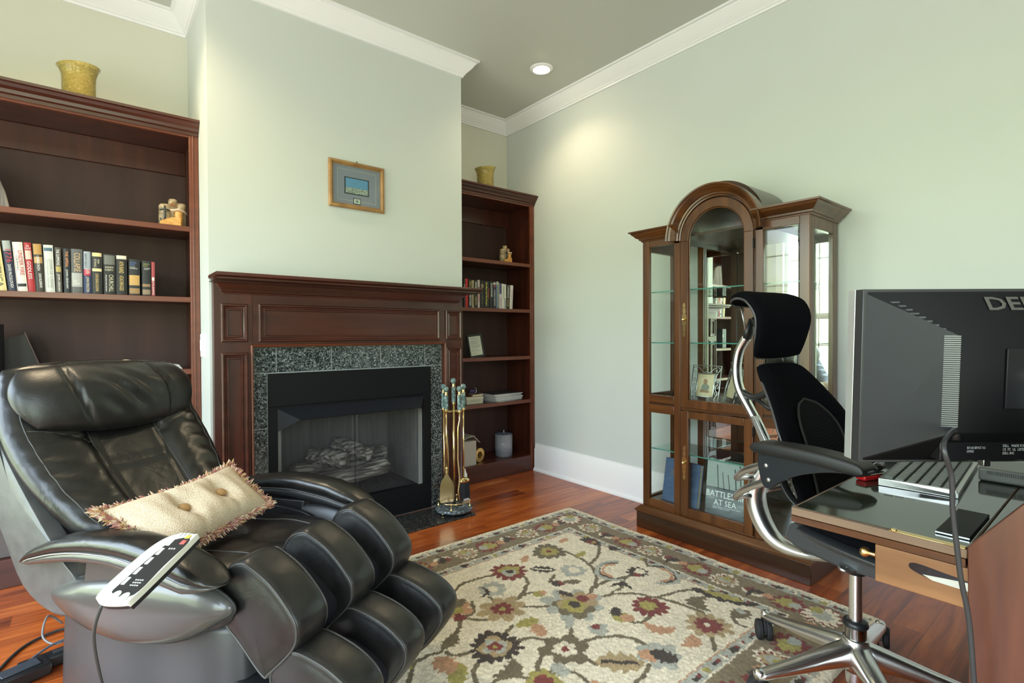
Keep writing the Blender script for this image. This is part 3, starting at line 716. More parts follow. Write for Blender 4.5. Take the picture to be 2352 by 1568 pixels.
disc('printed_leg', .012, .060, .018, .007, (.45, .27, .16), ph, -.0034, Mx); disc('printed_leg', -.014, .062, .014, .008, (.45, .27, .16), ph, -.0034, Mx)
ft2, *_ = silver_frame((2.68, 1.43, .771), -PI/2-.7, 'second silver scrollwork frame turned away behind the chair headrest', .25)
def flatbook(name, loc, rz, tilt, w, h, th, col, label, cat='book'):
    t = thing(name, label, cat, loc, rz); Mx = Matrix.Rotation(-tilt, 4, 'X')
    bm = BM(); box(bm, -w/2, w/2, 0, .003, 0, h, Mx); box(bm, -w/2, w/2, th-.003, th, 0, h, Mx); box(bm, -w/2, -w/2+.004, 0, th, 0, h, Mx); obj('cover', bm, col, t, bevel=.001)
    bm = BM(); box(bm, -w/2+.004, w/2-.004, .003, th-.003, .003, h-.003, Mx); obj('pages', bm, M['paper'], t)
    return t, Mx
t, Mx = flatbook('cloth_book', (2.605, 1.69, .1725), -PI/2-.12, .16, .245, .245, .03, noisy('blue book cloth', [(.3, (.035, .065, .14)), (.7, (.07, .12, .22))], (500, 500, 90), 1, 3, .8), 'worn blue cloth bound book leaning at the bottom left of the cabinet')
lettering('title', 'NAVAL\nREMINISCENCES', .15, .035, Mx @ face_frame((0, -.001, .170), (1, 0, 0), (0, 0, 1)), newmat('dull gilt', (.22, .16, .07), .5), t)
cov = noisy('ship photo', [(.3, (.03, .035, .04)), (.5, (.16, .18, .19)), (.62, (.33, .37, .36))], (3, 3, 9), 1, 4, .3)
t, Mx = flatbook('picture_book', (2.600, 1.400, .1725), -PI/2+.10, .14, .235, .300, .03, cov, 'large glossy book with warship guns on its cover at the bottom right of the cabinet')
wh = newmat('white ink', (.75, .78, .75), .4)
lettering('title', 'BATTLESHIPS', .225, .032, Mx @ face_frame((.0, -.001, .115), (1, 0, 0), (0, 0, 1)), wh, t)
lettering('subtitle', 'AT SEA', .12, .030, Mx @ face_frame((-.01, -.001, .072), (1, 0, 0), (0, 0, 1)), wh, t)
lettering('byline', '100 YEARS OF FIGHTING SHIPS\nAND THEIR GUNS', .15, .014, Mx @ face_frame((.0, -.001, .045), (1, 0, 0), (0, 0, 1)), wh, t)
bm = BM(); box(bm, -.116, .116, -.002, -.0008, .150, .298, Mx); obj('pale_sky_print', bm, newmat('sky print', (.27, .31, .29), .35), t)
bm = BM()
for x, z1, r in ((-.06, .27, .006), (-.03, .235, .005), (.0, .225, .005), (.035, .26, .008), (.06, .28, .008)): tube(bm, [Mx @ Vector((x+.012, -.002, .145)), Mx @ Vector((x, -.002, z1))], r, 8, flat=(.15, 1))
obj('gun_print', bm, newmat('gun print', (.03, .035, .04), .4), t)
# ------------------------------------------------------------------ books
def col(c, r=.5): return newmat('dust jacket', c, r)
def spine_m(xc, zc): return face_frame((xc, -.0006, zc), (0, 0, -1), (1, 0, 0))
white_ink, gold_ink, red_ink, black_ink = newmat('white ink', (.72, .70, .66), .4), newmat('gold ink', (.62, .45, .16), .4), newmat('red ink', (.45, .03, .05), .4), newmat('black ink', (.03, .03, .03), .4)
orange_ink, blue_ink, yellow_ink = newmat('orange ink', (.65, .26, .10), .4), newmat('blue ink', (.10, .18, .45), .4), newmat('yellow ink', (.70, .60, .08), .4)
def book(x0, x1, zs, h, c, label, group, lean=0, depth=.15, texts=(), bands=(), y=3.31, roundsp=.003):
    """texts: (string, centre 0..1 from top, length fraction, across centre -.5...5, across size fraction, ink)"""
    w = x1-x0
    t = tag(empty('book', ((x0+x1)/2, y, zs)), label, 'book', group); t.rotation_euler = (0, -lean, 0)
    cm = c if not isinstance(c, tuple) else col(c)
    bm = BM(); box(bm, -w/2, -w/2+.002, 0, depth, 0, h); box(bm, w/2-.002, w/2, 0, depth, 0, h)
    pr = [(-w/2, .003), (-w/4, .0006), (0, 0), (w/4, .0006), (w/2, .003), (w/2, .006), (-w/2, .006)]
    prism(bm, pr, lambda a, b, q: (a, b-.0005, q), 0, h); obj('cover', bm, cm, t)
    boxo('pages', -w/2+.002, w/2-.002, .006, depth-.006, .002, h-.004, M['paper'], t)
    for (f0, f1, bc) in bands:
        bm = BM(); prism(bm, [(a*1.01, b) for a, b in pr[:5]]+[(w/2*1.01, .004), (-w/2*1.01, .004)], lambda a, b, q: (a, b-.0009, q), h*(1-f1), h*(1-f0)); obj('spine_band', bm, bc if not isinstance(bc, tuple) else col(bc), t)
    for k, (s, cf, lf, ac, af, ink, *hz) in enumerate(texts):
        if hz: lettering('spine_lettering', s, w*af, h*lf, face_frame((ac*w, -.0014, h*(1-cf)), (1, 0, 0), (0, 0, 1)), ink, t)
        else: lettering('spine_lettering', s, h*lf, w*af, face_frame((ac*w, -.0014, h*(1-cf)), (0, 0, -1), (1, 0, 0)), ink, t)
    return t
GL = 'books on the left bookcase'; z1 = SH[1]+.0005
W_, G_, R_, K_, O_, Y_, B_I = white_ink, gold_ink, red_ink, black_ink, orange_ink, yellow_ink, blue_ink
dk = (.016, .016, .017)
L = [
 (-.345, -.300, .238, (.62, .52, .25), .10, 'cream yellow hardback cut by the left frame edge, leaning left', [('AMERICA', .62, .6, .1, .4, K_)], []),
 (-.2955, -.265, .232, (.020, .022, .045), .095, 'dark blue hardback reading 1776 in red script on its spine', [('1776', .30, .26, .08, .62, R_), ('DAVID McCULLOUGH', .70, .46, 0, .34, W_)], [(0, .20, (.30, .32, .30))]),
 (-.2645, -.230, .229, (.62, .58, .52), .075, 'off white hardback reading UNDER FIRE in red letters', [('UNDER FIRE', .42, .5, .16, .42, R_), ('GRIFFIN', .42, .3, -.22, .16, K_)], [(.84, .90, dk)]),
 (-.2285, -.203, .230, (.36, .02, .025), .065, 'bright red paperback reading GODLESS in white capitals', [('GODLESS', .56, .36, 0, .5, W_), ('ANN', .07, .04, 0, .4, W_, 1), ('COULTER', .12, .035, 0, .8, W_, 1)], [(.16, .34, (.55, .44, .36))]),
 (-.202, -.169, .227, (.035, .028, .022), .05, 'brown and black paperback with a golden sunset on top, reading UNBROKEN', [('UNBROKEN', .40, .3, .0, .3, W_), ('LAURA HILLENBRAND', .76, .3, .1, .28, W_)], [(0, .22, (.40, .22, .06)), (.27, .40, (.42, .25, .09))]),
 (-.168, -.134, .226, (.56, .56, .52), .03, 'white paperback reading JOHN LE CARRE in grey', [('JOHN LE CARRE', .60, .6, .16, .36, newmat('grey ink', (.18, .2, .2), .4)), ('THE CONSTANT GARDENER', .60, .6, -.2, .22, newmat('grey ink', (.3, .3, .3), .4))], [(.06, .13, (.07, .12, .16))]),
 (-.131, -.108, .218, (.065, .055, .045), .015, 'thin olive brown paperback reading THE SUMMONS', [('THE SUMMONS', .22, .36, 0, .52, W_), ('JOHN GRISHAM', .78, .38, 0, .5, W_)], [(.42, .54, (.38, .30, .10))]),
 (-.102, -.078, .215, (.018, .022, .028), .008, 'thin black paperback reading THE APPEAL in orange', [('THE APPEAL', .24, .36, .05, .45, O_), ('JOHN GRISHAM', .68, .42, 0, .42, W_)], []),
 (-.075, -.032, .217, (.10, .10, .10), .0, 'thick grey hardback reading COLLAPSE in bronze letters', [('COLLAPSE', .30, .42, .05, .55, newmat('bronze ink', (.55, .36, .18), .4)), ('JARED\nDIAMOND', .75, .1, 0, .5, W_, 1)], [(.54, .85, (.36, .36, .34))]),
 (-.029, .001, .209, (.020, .035, .105), 0, 'navy paperback with a silver top and a red middle band', [('JOHN FEINSTEIN', .78, .36, 0, .5, newmat('cream ink', (.66, .56, .36), .4)), ('ARMY NAVY', .22, .34, -.18, .3, K_), ('A Civil War', .47, .12, .1, .6, W_)], [(0, .42, (.30, .34, .38)), (.42, .57, (.45, .03, .06))]),
 (.003, .044, .206, (.022, .022, .022), 0, 'black paperback with two pale gold bands on its spine', [('TEAM\nOF RIVALS', .25, .2, 0, .5, newmat('cream ink', (.6, .55, .4), .4)), ('DORIS KEARNS GOODWIN', .72, .42, 0, .28, G_)], [(0, .09, (.66, .52, .26)), (.38, .45, (.66, .55, .30))]),
 (.049, .096, .204, dk, 0, 'thick black hardback with a grey portrait on top and white lettering', [('ANDREW\nROBERTS', .36, .11, 0, .75, newmat('cream ink', (.6, .55, .4), .4), 1), ('CHURCHILL', .72, .42, .15, .38, newmat('cream ink', (.6, .55, .4), .4)), ('WALKING WITH DESTINY', .72, .42, -.28, .12, W_)], [(.03, .26, (.13, .135, .12))]),
 (.099, .144, .201, dk, 0, 'thick black paperback with a cream top strip and gold lettering', [('AYN RAND', .30, .3, 0, .42, G_), ('ATLAS SHRUGGED', .70, .38, 0, .36, G_)], [(0, .09, (.62, .56, .48))]),
 (.151, .198, .187, (.016, .017, .020), 0, 'black paperback with blue letters and an orange picture panel', [('HERMAN\nWOUK', .13, .10, -.12, .6, B_I, 1), ('WAR AND\nREMEMBRANCE', .24, .06, -.05, .7, W_, 1)], [(.44, .72, (.50, .30, .10)), (.80, .95, (.30, .18, .08))]),
 (.206, .244, .183, (.016, .017, .020), 0, 'narrow black paperback with olive letters, next to last in the row', [('HERMAN\nWOUK', .12, .09, 0, .7, newmat('olive ink', (.35, .34, .10), .4), 1), ('THE WINDS\nOF WAR', .23, .06, .1, .7, W_, 1)], [(.66, .74, (.25, .15, .08)), (.82, .96, (.25, .18, .12))]),
 (.2475, .262, .180, (.34, .06, .07), 0, 'thin faded red paperback at the right end of the left row', [('ATLANTIS', .76, .4, 0, .5, W_)], [(.45, .55, (.7, .66, .6))]),
]
for x0, x1, h, c, lean, lab, tx, bd in L: book(x0, x1, z1 if True else 0, h, c, lab, GL, lean, .155, tx, bd)
GR = 'books on the right bookcase'; z1 = SH[1]+.0005
Rr = [
 (2.218, 2.233, .222, dk, 0, 'thin black book at the left end of the right row', [('ECHOPARK', .3, .2, 0, .7, W_)], []),
 (2.235, 2.259, .222, (.42, .015, .02), 0, 'bright red book in the right bookcase row', [('THE TEETH', .4, .5, 0, .3, R_)], []),
 (2.266, 2.292, .218, dk, 0, 'black book lettered in yellow over the mantel end', [('ITS LIKE', .25, .35, 0, .6, Y_), ('ROBERT PATTERSON', .72, .42, 0, .6, W_)], []),
 (2.294, 2.316, .213, (.35, .29, .19), 0, 'slim tan book with black letters in the right row', [('JOHN GRISHAM', .5, .8, 0, .6, K_)], []),
 (2.321, 2.346, .216, (.018, .02, .02), 0, 'black book with dim gold lower lettering', [('TENDER', .2, .3, 0, .6, W_), ('SANDFORD', .75, .3, 0, .5, G_)], []),
 (2.350, 2.373, .219, (.40, .34, .33), 0, 'pinkish grey book with red lower title in the right row', [('FOREVER', .62, .3, .0, .5, R_)], [(.25, .28, dk)]),
 (2.382, 2.411, .215, (.02, .02, .018), 0, 'brownish black book with small tan picture near its top', [('LINCOLN', .7, .3, 0, .4, newmat('dim', (.2, .16, .1), .4))], [(.12, .26, (.22, .15, .09))]),
 (2.414, 2.466, .216, dk, 0, 'thick black hardback reading The Bear and the Dragon in yellow', [('The Bear and The Dragon', .48, .86, -.12, .34, newmat('yellow ink', (.80, .72, .06), .4)), ('TOM CLANCY', .45, .4, .3, .2, newmat('orange red ink', (.7, .12, .04), .4))], []),
 (2.470, 2.500, .216, (.016, .018, .017), 0, 'black book reading BLACKWATER in silver', [('BLACKWATER', .33, .5, .05, .55, W_)], []),
 (2.503, 2.530, .213, (.03, .03, .05), 0, 'dark blue black book reading CULTURE OF CORRUPTION', [('CULTURE OF CORRUPTION', .6, .6, 0, .45, W_)], [(.02, .11, (.45, .40, .34)), (.14, .18, (.45, .05, .05))]),
 (2.532, 2.562, .217, (.09, .13, .22), 0, 'blue book with yellow title letters', [('THE LINCOLN LAWYER', .5, .9, .15, .4, newmat('yellow ink', (.62, .55, .06), .4))], [(0, .12, (.33, .35, .36))]),
 (2.564, 2.590, .206, (.46, .42, .45), 0, 'pale lilac book with dark blue upper panel', [('MEMORY', .75, .3, 0, .4, R_)], [(0, .42, (.05, .05, .12))]),
 (2.592, 2.617, .203, (.55, .53, .47), 0, 'ivory white book, left of two white neighbours in the right row', [('WASHINGTON', .35, .5, .2, .35, K_)], []),
 (2.619, 2.635, .200, (.60, .59, .55), 0, 'thin white book whose lower half is blue', [('SURVIVAL', .75, .3, 0, .5, W_)], [(.58, .96, (.06, .10, .14))]),
 (2.638, 2.668, .199, (.022, .018, .016), -.03, 'black book with silver script, leaning near the right end', [('CANDACE', .3, .5, 0, .6, W_), ('CHOICES', .75, .3, 0, .5, G_)], []),
 (2.672, 2.701, .196, (.60, .56, .55), -.05, 'white paperback leaning at the right end of the right row', [('THE TIPPING POINT', .55, .8, 0, .34, newmat('grey ink', (.3, .2, .2), .4))], []),
]
for x0, x1, h, c, lean, lab, tx, bd in Rr: book(x0, x1, z1, h, c, lab, GR, lean, .15, tx, bd)

# ------------------------------------------------------------------ ornaments in the bookcases
def hurricane(loc, label):
    t = thing('glass_vase', label, 'vase', loc)
    bm = BM(); n = 40; prof = [(.060, 0), (.066, .004), (.068, .02), (.068, .13), (.070, .155), (.078, .182), (.088, .198)]
    inner = [(r-.0035, z) for r, z in prof[::-1]]
    rings = []
    for (r, z) in prof+inner:
        rings.append([(r*math.cos(2*PI*k/n), r*math.sin(2*PI*k/n), z+(.010*math.cos(2*PI*k/n)*max(0, z-.13)/.065)) for k in range(n)])
    loft(bm, rings, cap=False)
    lathe(bm, [(0, .002), (.060, .002), (.060, .006), (0, .006)], n)
    a = bpy.data.materials.get('amber tinted glass')
    if not a:
        a = newmat('amber tinted glass', (.62, .47, .14), .10, 0, .6, **{'Transmission Weight': .55, 'IOR': 1.1, 'Coat Weight': .5})
        nn = nd(a, 'ShaderNodeTexNoise', Scale=1, Detail=4, Distortion=2); ln(a, coords(a, (30, 30, 60)), nn.inputs['Vector'])
        ln(a, rampn(a, nn.outputs[0], [(.35, (.40, .32, .09)), (.6, (.54, .45, .16)), (.75, (.75, .70, .38))]), a.node_tree.nodes['Principled BSDF'].inputs['Base Color'])
    obj('flared_cylinder', bm, a, t, smooth=True); return t
hurricane((-.036, 3.42, 2.3115), 'amber glass hurricane vase on top of the left bookcase')
hurricane((2.510, 3.42, 2.3115), 'small amber glass hurricane vase on top of the right bookcase')
def figurine(loc, rz, label, cat='figurine', s=1.2):
    t = thing('carved_figurine', label, cat, loc, rz)
    stone = noisy('carved wood', [(.3, (.16, .11, .06)), (.7, (.42, .33, .21))], (60, 60, 60), 1, 6, .6, 0, .4)
    honey = noisy('honey wood', [(.3, (.42, .18, .04)), (.7, (.68, .36, .10))], (30, 30, 80), 1, 5, .45)
    dark = newmat('dark iron paint', (.03, .035, .035), .35); rope = newmat('rope', (.55, .42, .33), .7)
    def post(x, y, h, r, mat, nm='post', tilt=0):
        bm = BM(); lathe(bm, [(0, 0), (r, 0), (r*1.02, h*.3), (r*.97, h*.8), (r*1.0, h*.93), (r*.8, h), (0, h*1.01)], 18); 
        for v in bm.verts: v.co = Matrix.Rotation(tilt, 3, 'Y') @ v.co; v.co += Vector((x, y, 0)); v.co *= s
        obj(nm, bm, mat, t, smooth=True)
    post(-.028, .01, .098, .026, stone); post(0, .012, .125, .018, stone); post(.032, .012, .108, .020, stone); post(.022, -.012, .078, .016, honey)
    bm = BM(); prism(bm, [(-.050, 0), (.030, 0), (.030, .036), (-.006, .036), (-.048, .016)], lambda a, b, q: Vector((a, q, b))*s, -.034, -.014); obj('boat_hull', bm, honey, t, bevel=.002)
    bm = BM(); tube(bm, [Vector(p)*s for p in cr([(-.030, -.016, .072), (0, -.020, .070), (.022, -.031, .074), (.045, -.015, .066), (.052, .005, .062)])], .0045*s, 8); obj('rope', bm, rope, t, smooth=True)
    bm = BM(); tube(bm, [Vector(p)*s for p in ((-.030, -.026, .018), (-.030, -.024, .085))], .004*s, 8); tube(bm, [Vector(p)*s for p in ((-.050, -.022, .066), (-.030, -.026, .072), (-.012, -.022, .068))], .0035*s, 8); tube(bm, [Vector(p)*s for p in cr([(-.048, -.022, .030), (-.040, -.026, .016), (-.020, -.026, .016), (-.012, -.022, .03)])], .003*s, 8); obj('anchor', bm, dark, t, smooth=True)
    bm = BM(); 
    vv = []
    for k in range(10): a = k*PI/5; r = .014 if k % 2 == 0 else .006; vv.append(bm.verts.new(Vector((-.002+r*math.sin(a), -.010, .098+r*math.cos(a)))*s))
    bm.faces.new(vv); bmesh.ops.solidify(bm, geom=bm.faces[:], thickness=.004); obj('starfish', bm, newmat('starfish', (.40, .17, .06), .6), t)
    return t
figurine((.350, 3.345, SH[0]+.001), -.1, 'carved nautical figurine with an anchor and rope on the top shelf of the left bookcase')
figurine((2.665, 3.345, SH[0]+.001), .35, 'small carved nautical figurine on the top shelf of the right bookcase', s=1.12)
# small black framed page
t = thing('framed_page', 'small black frame holding a printed page in the right bookcase', 'picture frame', (2.405, 3.36, SH[2]+.001), .0)
Mx = Matrix.Rotation(-.14, 4, 'X') @ Matrix.Rotation(-.16*0, 4, 'Y')
bm = BM(); w, h = .145, .185
for q in ((-w/2, w/2, 0, .016), (-w/2, w/2, h-.016, h), (-w/2, -w/2+.014, .016, h-.016), (w/2-.014, w/2, .016, h-.016)): box(bm, q[0], q[1], 0, .012, q[2], q[3], Mx)
box(bm, -w/2+.014, w/2-.014, .008, .012, .016, h-.016, Mx); obj('frame', bm, newmat('black frame', (.01, .012, .01), .4), t, bevel=.001)
bm = BM(); box(bm, -w/2+.014, w/2-.014, .005, .0078, .016, h-.016, Mx); pg = obj('printed_page', bm, newmat('cream page', (.56, .56, .47), .6), t)
lettering('text_lines', 'The meaning of success\n\nTo laugh often and much\nto win the respect\nof intelligent people\n\nand the affection of children\nto earn the appreciation\n\nof honest critics\nand endure the betrayal\n\nof false friends', .088, .125, Mx @ face_frame((0, .0045, .092), (1, 0, 0), (0, 0, 1)), newmat('grey print', (.12, .12, .11), .6), pg)
t.rotation_euler = (0, -.10, 0); t.location.x = 2.385
# boxes and magazines on the fourth shelf
z = SH[3]+.0008
t = thing('gift_box', 'small cream coloured box with pencil scribble on the fourth shelf', 'box', (2.335, 3.40, z), -.05)
boxo('base', -.075, .078, -.07, .06, 0, .044, newmat('cream card', (.50, .46, .36), .7), t, .003); boxo('lid', -.077, .080, -.072, .062, .036, .056, newmat('cream lid', (.54, .50, .39), .7), t, .003)
bm = BM(); tube(bm, [(x, -.0725, zz) for x, zz in [( -.04+.008*i, .022+(.008 if i % 2 else 0)) for i in range(12)]], .0006, 4); obj('scribble', bm, black_ink, t)
t = thing('small_book', 'small brown and cream book lying on the gift box', 'book', (2.36, 3.40, z+.0565), .1)
boxo('cover', -.062, .062, -.052, .052, 0, .018, newmat('brown card', (.10, .035, .02), .5), t, .002); boxo('pages', -.045, .0625, -.0525, -.048, .003, .015, newmat('cream leaf', (.60, .53, .36), .7), t)
t = thing('mineral_specimen', 'purple crystal ornament with a silver arc on the small book', 'ornament', (2.355, 3.40, z+.0748))
bm = BM(); bmesh.ops.create_icosphere(bm, subdivisions=2, radius=.026); r = random.Random(4)
for v in bm.verts: v.co = Vector((v.co.x*1.2, v.co.y*.8, (v.co.z+.018)*.9))*(1+r.uniform(-.15, .15)); v.co.z = max(0, v.co.z)
obj('crystal', bm, newmat('purple crystal', (.045, .025, .10), .2, 0, .7), t)
bm = BM(); tube(bm, [(.020+.016*math.cos(a/10), -.008, .026+.020*math.sin(a/10)) for a in range(-14, 17)], .002, 8); tube(bm, [(-.05, -.015, .004), (0, -.02, .002), (.05, -.012, .006)], .0012, 6); obj('silver_arc', bm, M['silver'], t, smooth=True)
r = random.Random(11)
cols = [(.55, .52, .45), (.48, .40, .30), (.10, .20, .14), (.60, .58, .54), (.16, .18, .24), (.58, .50, .42), (.50, .48, .45), (.035, .045, .05)]
names = ['bottom magazine with a dark green cover in the stack on the fourth shelf', 'second magazine from the bottom of the stack', 'white magazine third from the bottom of the stack', 'grey blue magazine in the middle of the stack', 'tan magazine above the middle of the stack', 'pale magazine just under the top one', 'dark covered magazine on top of the stack on the fourth shelf']
cols = [(.05, .12, .08), (.50, .46, .40), (.62, .60, .56), (.28, .31, .36), (.52, .44, .35), (.60, .56, .50), (.030, .045, .055)]
zz = z
for k, (nm, c) in enumerate(zip(names, cols)):
    hh = .0085; t = tag(empty('magazine', (2.66+r.uniform(-.006, .006), 3.42+r.uniform(-.004, .004), zz), r.uniform(-.16, .10)+.10), nm, 'magazine', 'magazines stacked on the fourth shelf')
    boxo('cover', -.150, .150, -.108, .108, hh-.0012, hh, newmat('cover', c, .25), t); boxo('pages', -.149, .149, -.107, .107, 0, hh-.0012, newmat('glossy pages', (.56, .53, .48) if k % 2 else (.40, .40, .42), .5), t); zz += hh+.0004
# bottom shelf: acrylic jar, speaker-like grey box, disc
t = thing('candle_jar', 'clear glass jar with a dark blue candle on the bottom shelf', 'candle', (2.69, 3.42, .1305))
bm = BM(); lathe(bm, [(.068, 0), (.074, .003), (.074, .185), (.071, .185), (.071, .006), (0, .006)], 36); lathe(bm, [(0, 0), (.068, 0)], 36); obj('glass_cylinder', bm, newmat('jar glass', (.5, .52, .56), .06, 0, .8, **{'Alpha': .38}), t, smooth=True)
bm = BM(); lathe(bm, [(0, .008), (.069, .008), (.069, .048), (0, .048)], 36); obj('candle_wax', bm, newmat('navy wax', (.025, .030, .055), .4), t, sharp=.5)
bm = BM(); lathe(bm, [(0, .186), (.074, .186), (.075, .190), (.075, .200), (.070, .203), (0, .203)], 36); lid = obj('lid', bm, glass('lid glass', (.75, .80, .86)), t, sharp=.5)
bm = BM(); lathe(bm, [(0, .203), (.006, .203), (.008, .212), (0, .216)], 16); obj('lid_knob', bm, M['silver'], lid, smooth=True)
t = thing('file_box', 'pale grey ribbed box with an open flap on the bottom shelf behind the fire tools', 'box', (2.27, 3.42, .1305))
rib = newmat('ribbed card', (.42, .38, .32), .7); 
bm = BM(); box(bm, -.06, .06, -.11, .10, 0, .19); obj('body', bm, rib, t, bevel=.003)
bm = BM(); prism(bm, [(-.06, .192), (-.01, .215), (.05, .222), (.11, .165), (.112, .168), (.052, .228), (-.01, .220), (-.06, .196)], lambda a, b, q: (a, q, b), -.09, .09); obj('flap', bm, rib, t)
t = thing('tape_roll', 'gold coloured roll standing beside the grey box on the bottom shelf', 'roll', (2.40, 3.385, .1305), .25)
bm = BM(); rr = [(.028, -.018), (.056, -.018), (.056, .018), (.028, .018), (.028, -.018)]; lathe(bm, rr, 36)
for v in bm.verts: v.co = Vector((v.co.x, v.co.z, v.co.y+.056))
obj('ring', bm, newmat('gold foil', (.75, .45, .14), .22, .8), t, sharp=.6)

# left bookcase, at the frame edge
t = thing('driftwood_plank', 'grey weathered arched plank ornament at the left end of the top shelf', 'ornament', (-.448, 3.44, SH[0]+.001))
dw = noisy('driftwood', [(.3, (.09, .085, .085)), (.7, (.30, .26, .23))], (60, 60, 4), 1, 7, .8, 0, .5)
bm = BM(); prism(bm, [(-.09, 0), (.155, 0), (.135, .10), (.105, .19), (.07, .245), (.02, .27), (-.05, .275)], lambda a, b, q: (a, q, b), 0, .028); obj('plank', bm, dw, t, bevel=.004)
t = thing('box_set', 'dark navy boxed set standing at the left end of the third shelf', 'book', (-.375, 3.33, SH[2]+.001))
boxo('slipcase', -.045, .045, 0, .17, 0, .238, newmat('navy slipcase', (.016, .022, .032), .4), t, .002); boxo('label_patch', .028, .040, -.001, 0, .135, .170, newmat('pale patch', (.50, .52, .44), .5), t)
t = thing('leaning_picture', 'dark frame leaning sideways behind the navy boxed set', 'picture frame', (-.335, 3.50, SH[2]+.001))
bm = BM(); Mr = Matrix.Rotation(-.30, 4, 'Y'); box(bm, -.20, .0, 0, .012, 0, .20, Matrix.Translation((.14, 0, .0)) @ Mr); 
for v in bm.verts: v.co.z = max(v.co.z, 0)
obj('backing', bm, newmat('dark brown board', (.03, .022, .022), .5), t); bm = BM(); tube(bm, [(.14, -.001, .004), (.14-.062, -.001, .20)], .003, 6); obj('edge_strip', bm, newmat('pinkish edge', (.16, .10, .09), .4), t)
t = thing('stapled_papers', 'white papers lying on the third shelf behind the headrest', 'paper', (.26, 3.40, SH[2]+.001), .12)
for k in range(5):
    boxo('sheet', -.11+.006*k, .11-.004*k, -.10, .10, .005*k, .005*k+.0046, newmat('sheet', (.66, .65, .60) if k % 2 else (.45, .46, .45), .5), t)
t = thing('fabric_bin', 'grey tweed storage bin with a metal grommet on the bottom shelf of the left bookcase', 'storage bin', (-.38, 3.32, .1305))
tw = noisy('tweed', [(.3, (.045, .038, .038)), (.5, (.10, .085, .08)), (.7, (.20, .17, .155))], (500, 500, 500), 1, 3, .95, 0, .6)
bm = BM(); box(bm, -.16, .16, 0, .012, 0, .26); box(bm, -.16, .16, .268, .28, 0, .26); box(bm, -.16, -.148, .012, .268, 0, .26); box(bm, .148, .16, .012, .268, 0, .26); box(bm, -.148, .148, .012, .268, 0, .012); obj('body', bm, tw, t, bevel=.004)
bm = BM(); box(bm, -.163, .163, -.003, .283, .236, .264); obj('rim', bm, noisy('rim cloth', [(.3, (.16, .10, .065)), (.7, (.28, .20, .14))], (300, 300, 300), 1, 3, .9), t, bevel=.003)
bm = BM(); tube(bm, [(.095+.030*math.cos(a*PI/12), -.003, .135+.013*math.sin(a*PI/12)) for a in range(24)], .0035, 8, closed=True); obj('grommet', bm, M['brass'], t, smooth=True)

# ------------------------------------------------------------------ framed picture over the mantel
t = thing('framed_picture', 'framed blue bird flock picture hanging over the mantel', 'picture', (1.248, 3.008, 2.045))
t.rotation_euler = (0, .0, 0)
wd_ = noisy('gilt wood', [(.3, (.24, .12, .045)), (.7, (.42, .24, .09))], (12, 12, 12), 1, 5, .35)
hw_, hh_ = .172, .138
bm = BM(); sweep(bm, [(0, 0), (.002, .012), (-.004, .020), (-.014, .022), (-.018, .016), (-.022, .010), (-.026, .009), (-.026, 0)], [(-hw_, 0, -hh_), (hw_, 0, -hh_), (hw_, 0, hh_), (-hw_, 0, hh_)], (0, -1, 0), closed=True); obj('frame', bm, wd_, t, sharp=.5)
mat_ = boxo('mat_board', -hw_+.02, hw_-.02, -.006, 0, -hh_+.02, hh_-.02, newmat('blue grey mat', (.24, .24, .31), .8), t)
bm = BM()
for a, b, w_ in ((.120, .090, .0008),):
    for q in ((-a, a, -b-w_, -b+w_), (-a, a, b-w_, b+w_), (-a-w_, -a+w_, -b, b), (a-w_, a+w_, -b, b)): box(bm, q[0], q[1], -.0068, -.006, q[2], q[3])
obj('fine_line', bm, newmat('cream line', (.52, .50, .42), .6), mat_)
bm = BM(); box(bm, -.078, .074, -.0075, -.006, -.052, .048); box(bm, -.025, .022, -.0075, -.006, -.108, -.072); obj('dark_bevel', bm, newmat('dark bevel', (.015, .03, .035), .6), mat_)
pm = newmat('bird picture', rough=.4); c_ = coords(pm, (1, 1, 1)); s_ = nd(pm, 'ShaderNodeSeparateXYZ'); ln(pm, c_, s_.inputs[0])
nz = nd(pm, 'ShaderNodeTexNoise', Scale=260, Detail=3); ln(pm, c_, nz.inputs['Vector'])
birds = rampn(pm, nz.outputs[0], [(.42, (.03, .05, .05)), (.5, (.30, .36, .33)), (.58, (.62, .62, .55))])
sky = rampn(pm, nz.outputs[0], [(.34, (.02, .05, .08)), (.40, (.10, .26, .48)), (.7, (.16, .36, .60))])
mx = nd(pm, 'ShaderNodeMixRGB'); ln(pm, mth(pm, 'GREATER_THAN', mth(pm, 'ADD', s_.outputs[2], mth(pm, 'MULTIPLY', nz.outputs[0], .02)), -.002), mx.inputs[0]); ln(pm, birds, mx.inputs[1]); ln(pm, sky, mx.inputs[2]); ln(pm, mx.outputs[0], pm.node_tree.nodes['Principled BSDF'].inputs['Base Color'])
boxo('print', -.071, .067, -.0085, -.0075, -.046, .042, pm, mat_)
sm = newmat('stamp', (.50, .52, .46), .5); boxo('stamp', -.021, .018, -.0085, -.0075, -.104, -.076, sm, mat_)
boxo('stamp_print', -.008, .005, -.0092, -.0085, -.096, -.084, newmat('stamp ink', (.12, .18, .25), .5), mat_)
bm = BM(); tube(bm, [(0, -.002, hh_+.001), (0, -.006, hh_+.012)], .003, 8); obj('hanger', bm, K, t)
boxo('glazing', -hw_+.024, hw_-.024, -.0105, -.0095, -hh_+.024, hh_-.024, M['glass'], t)

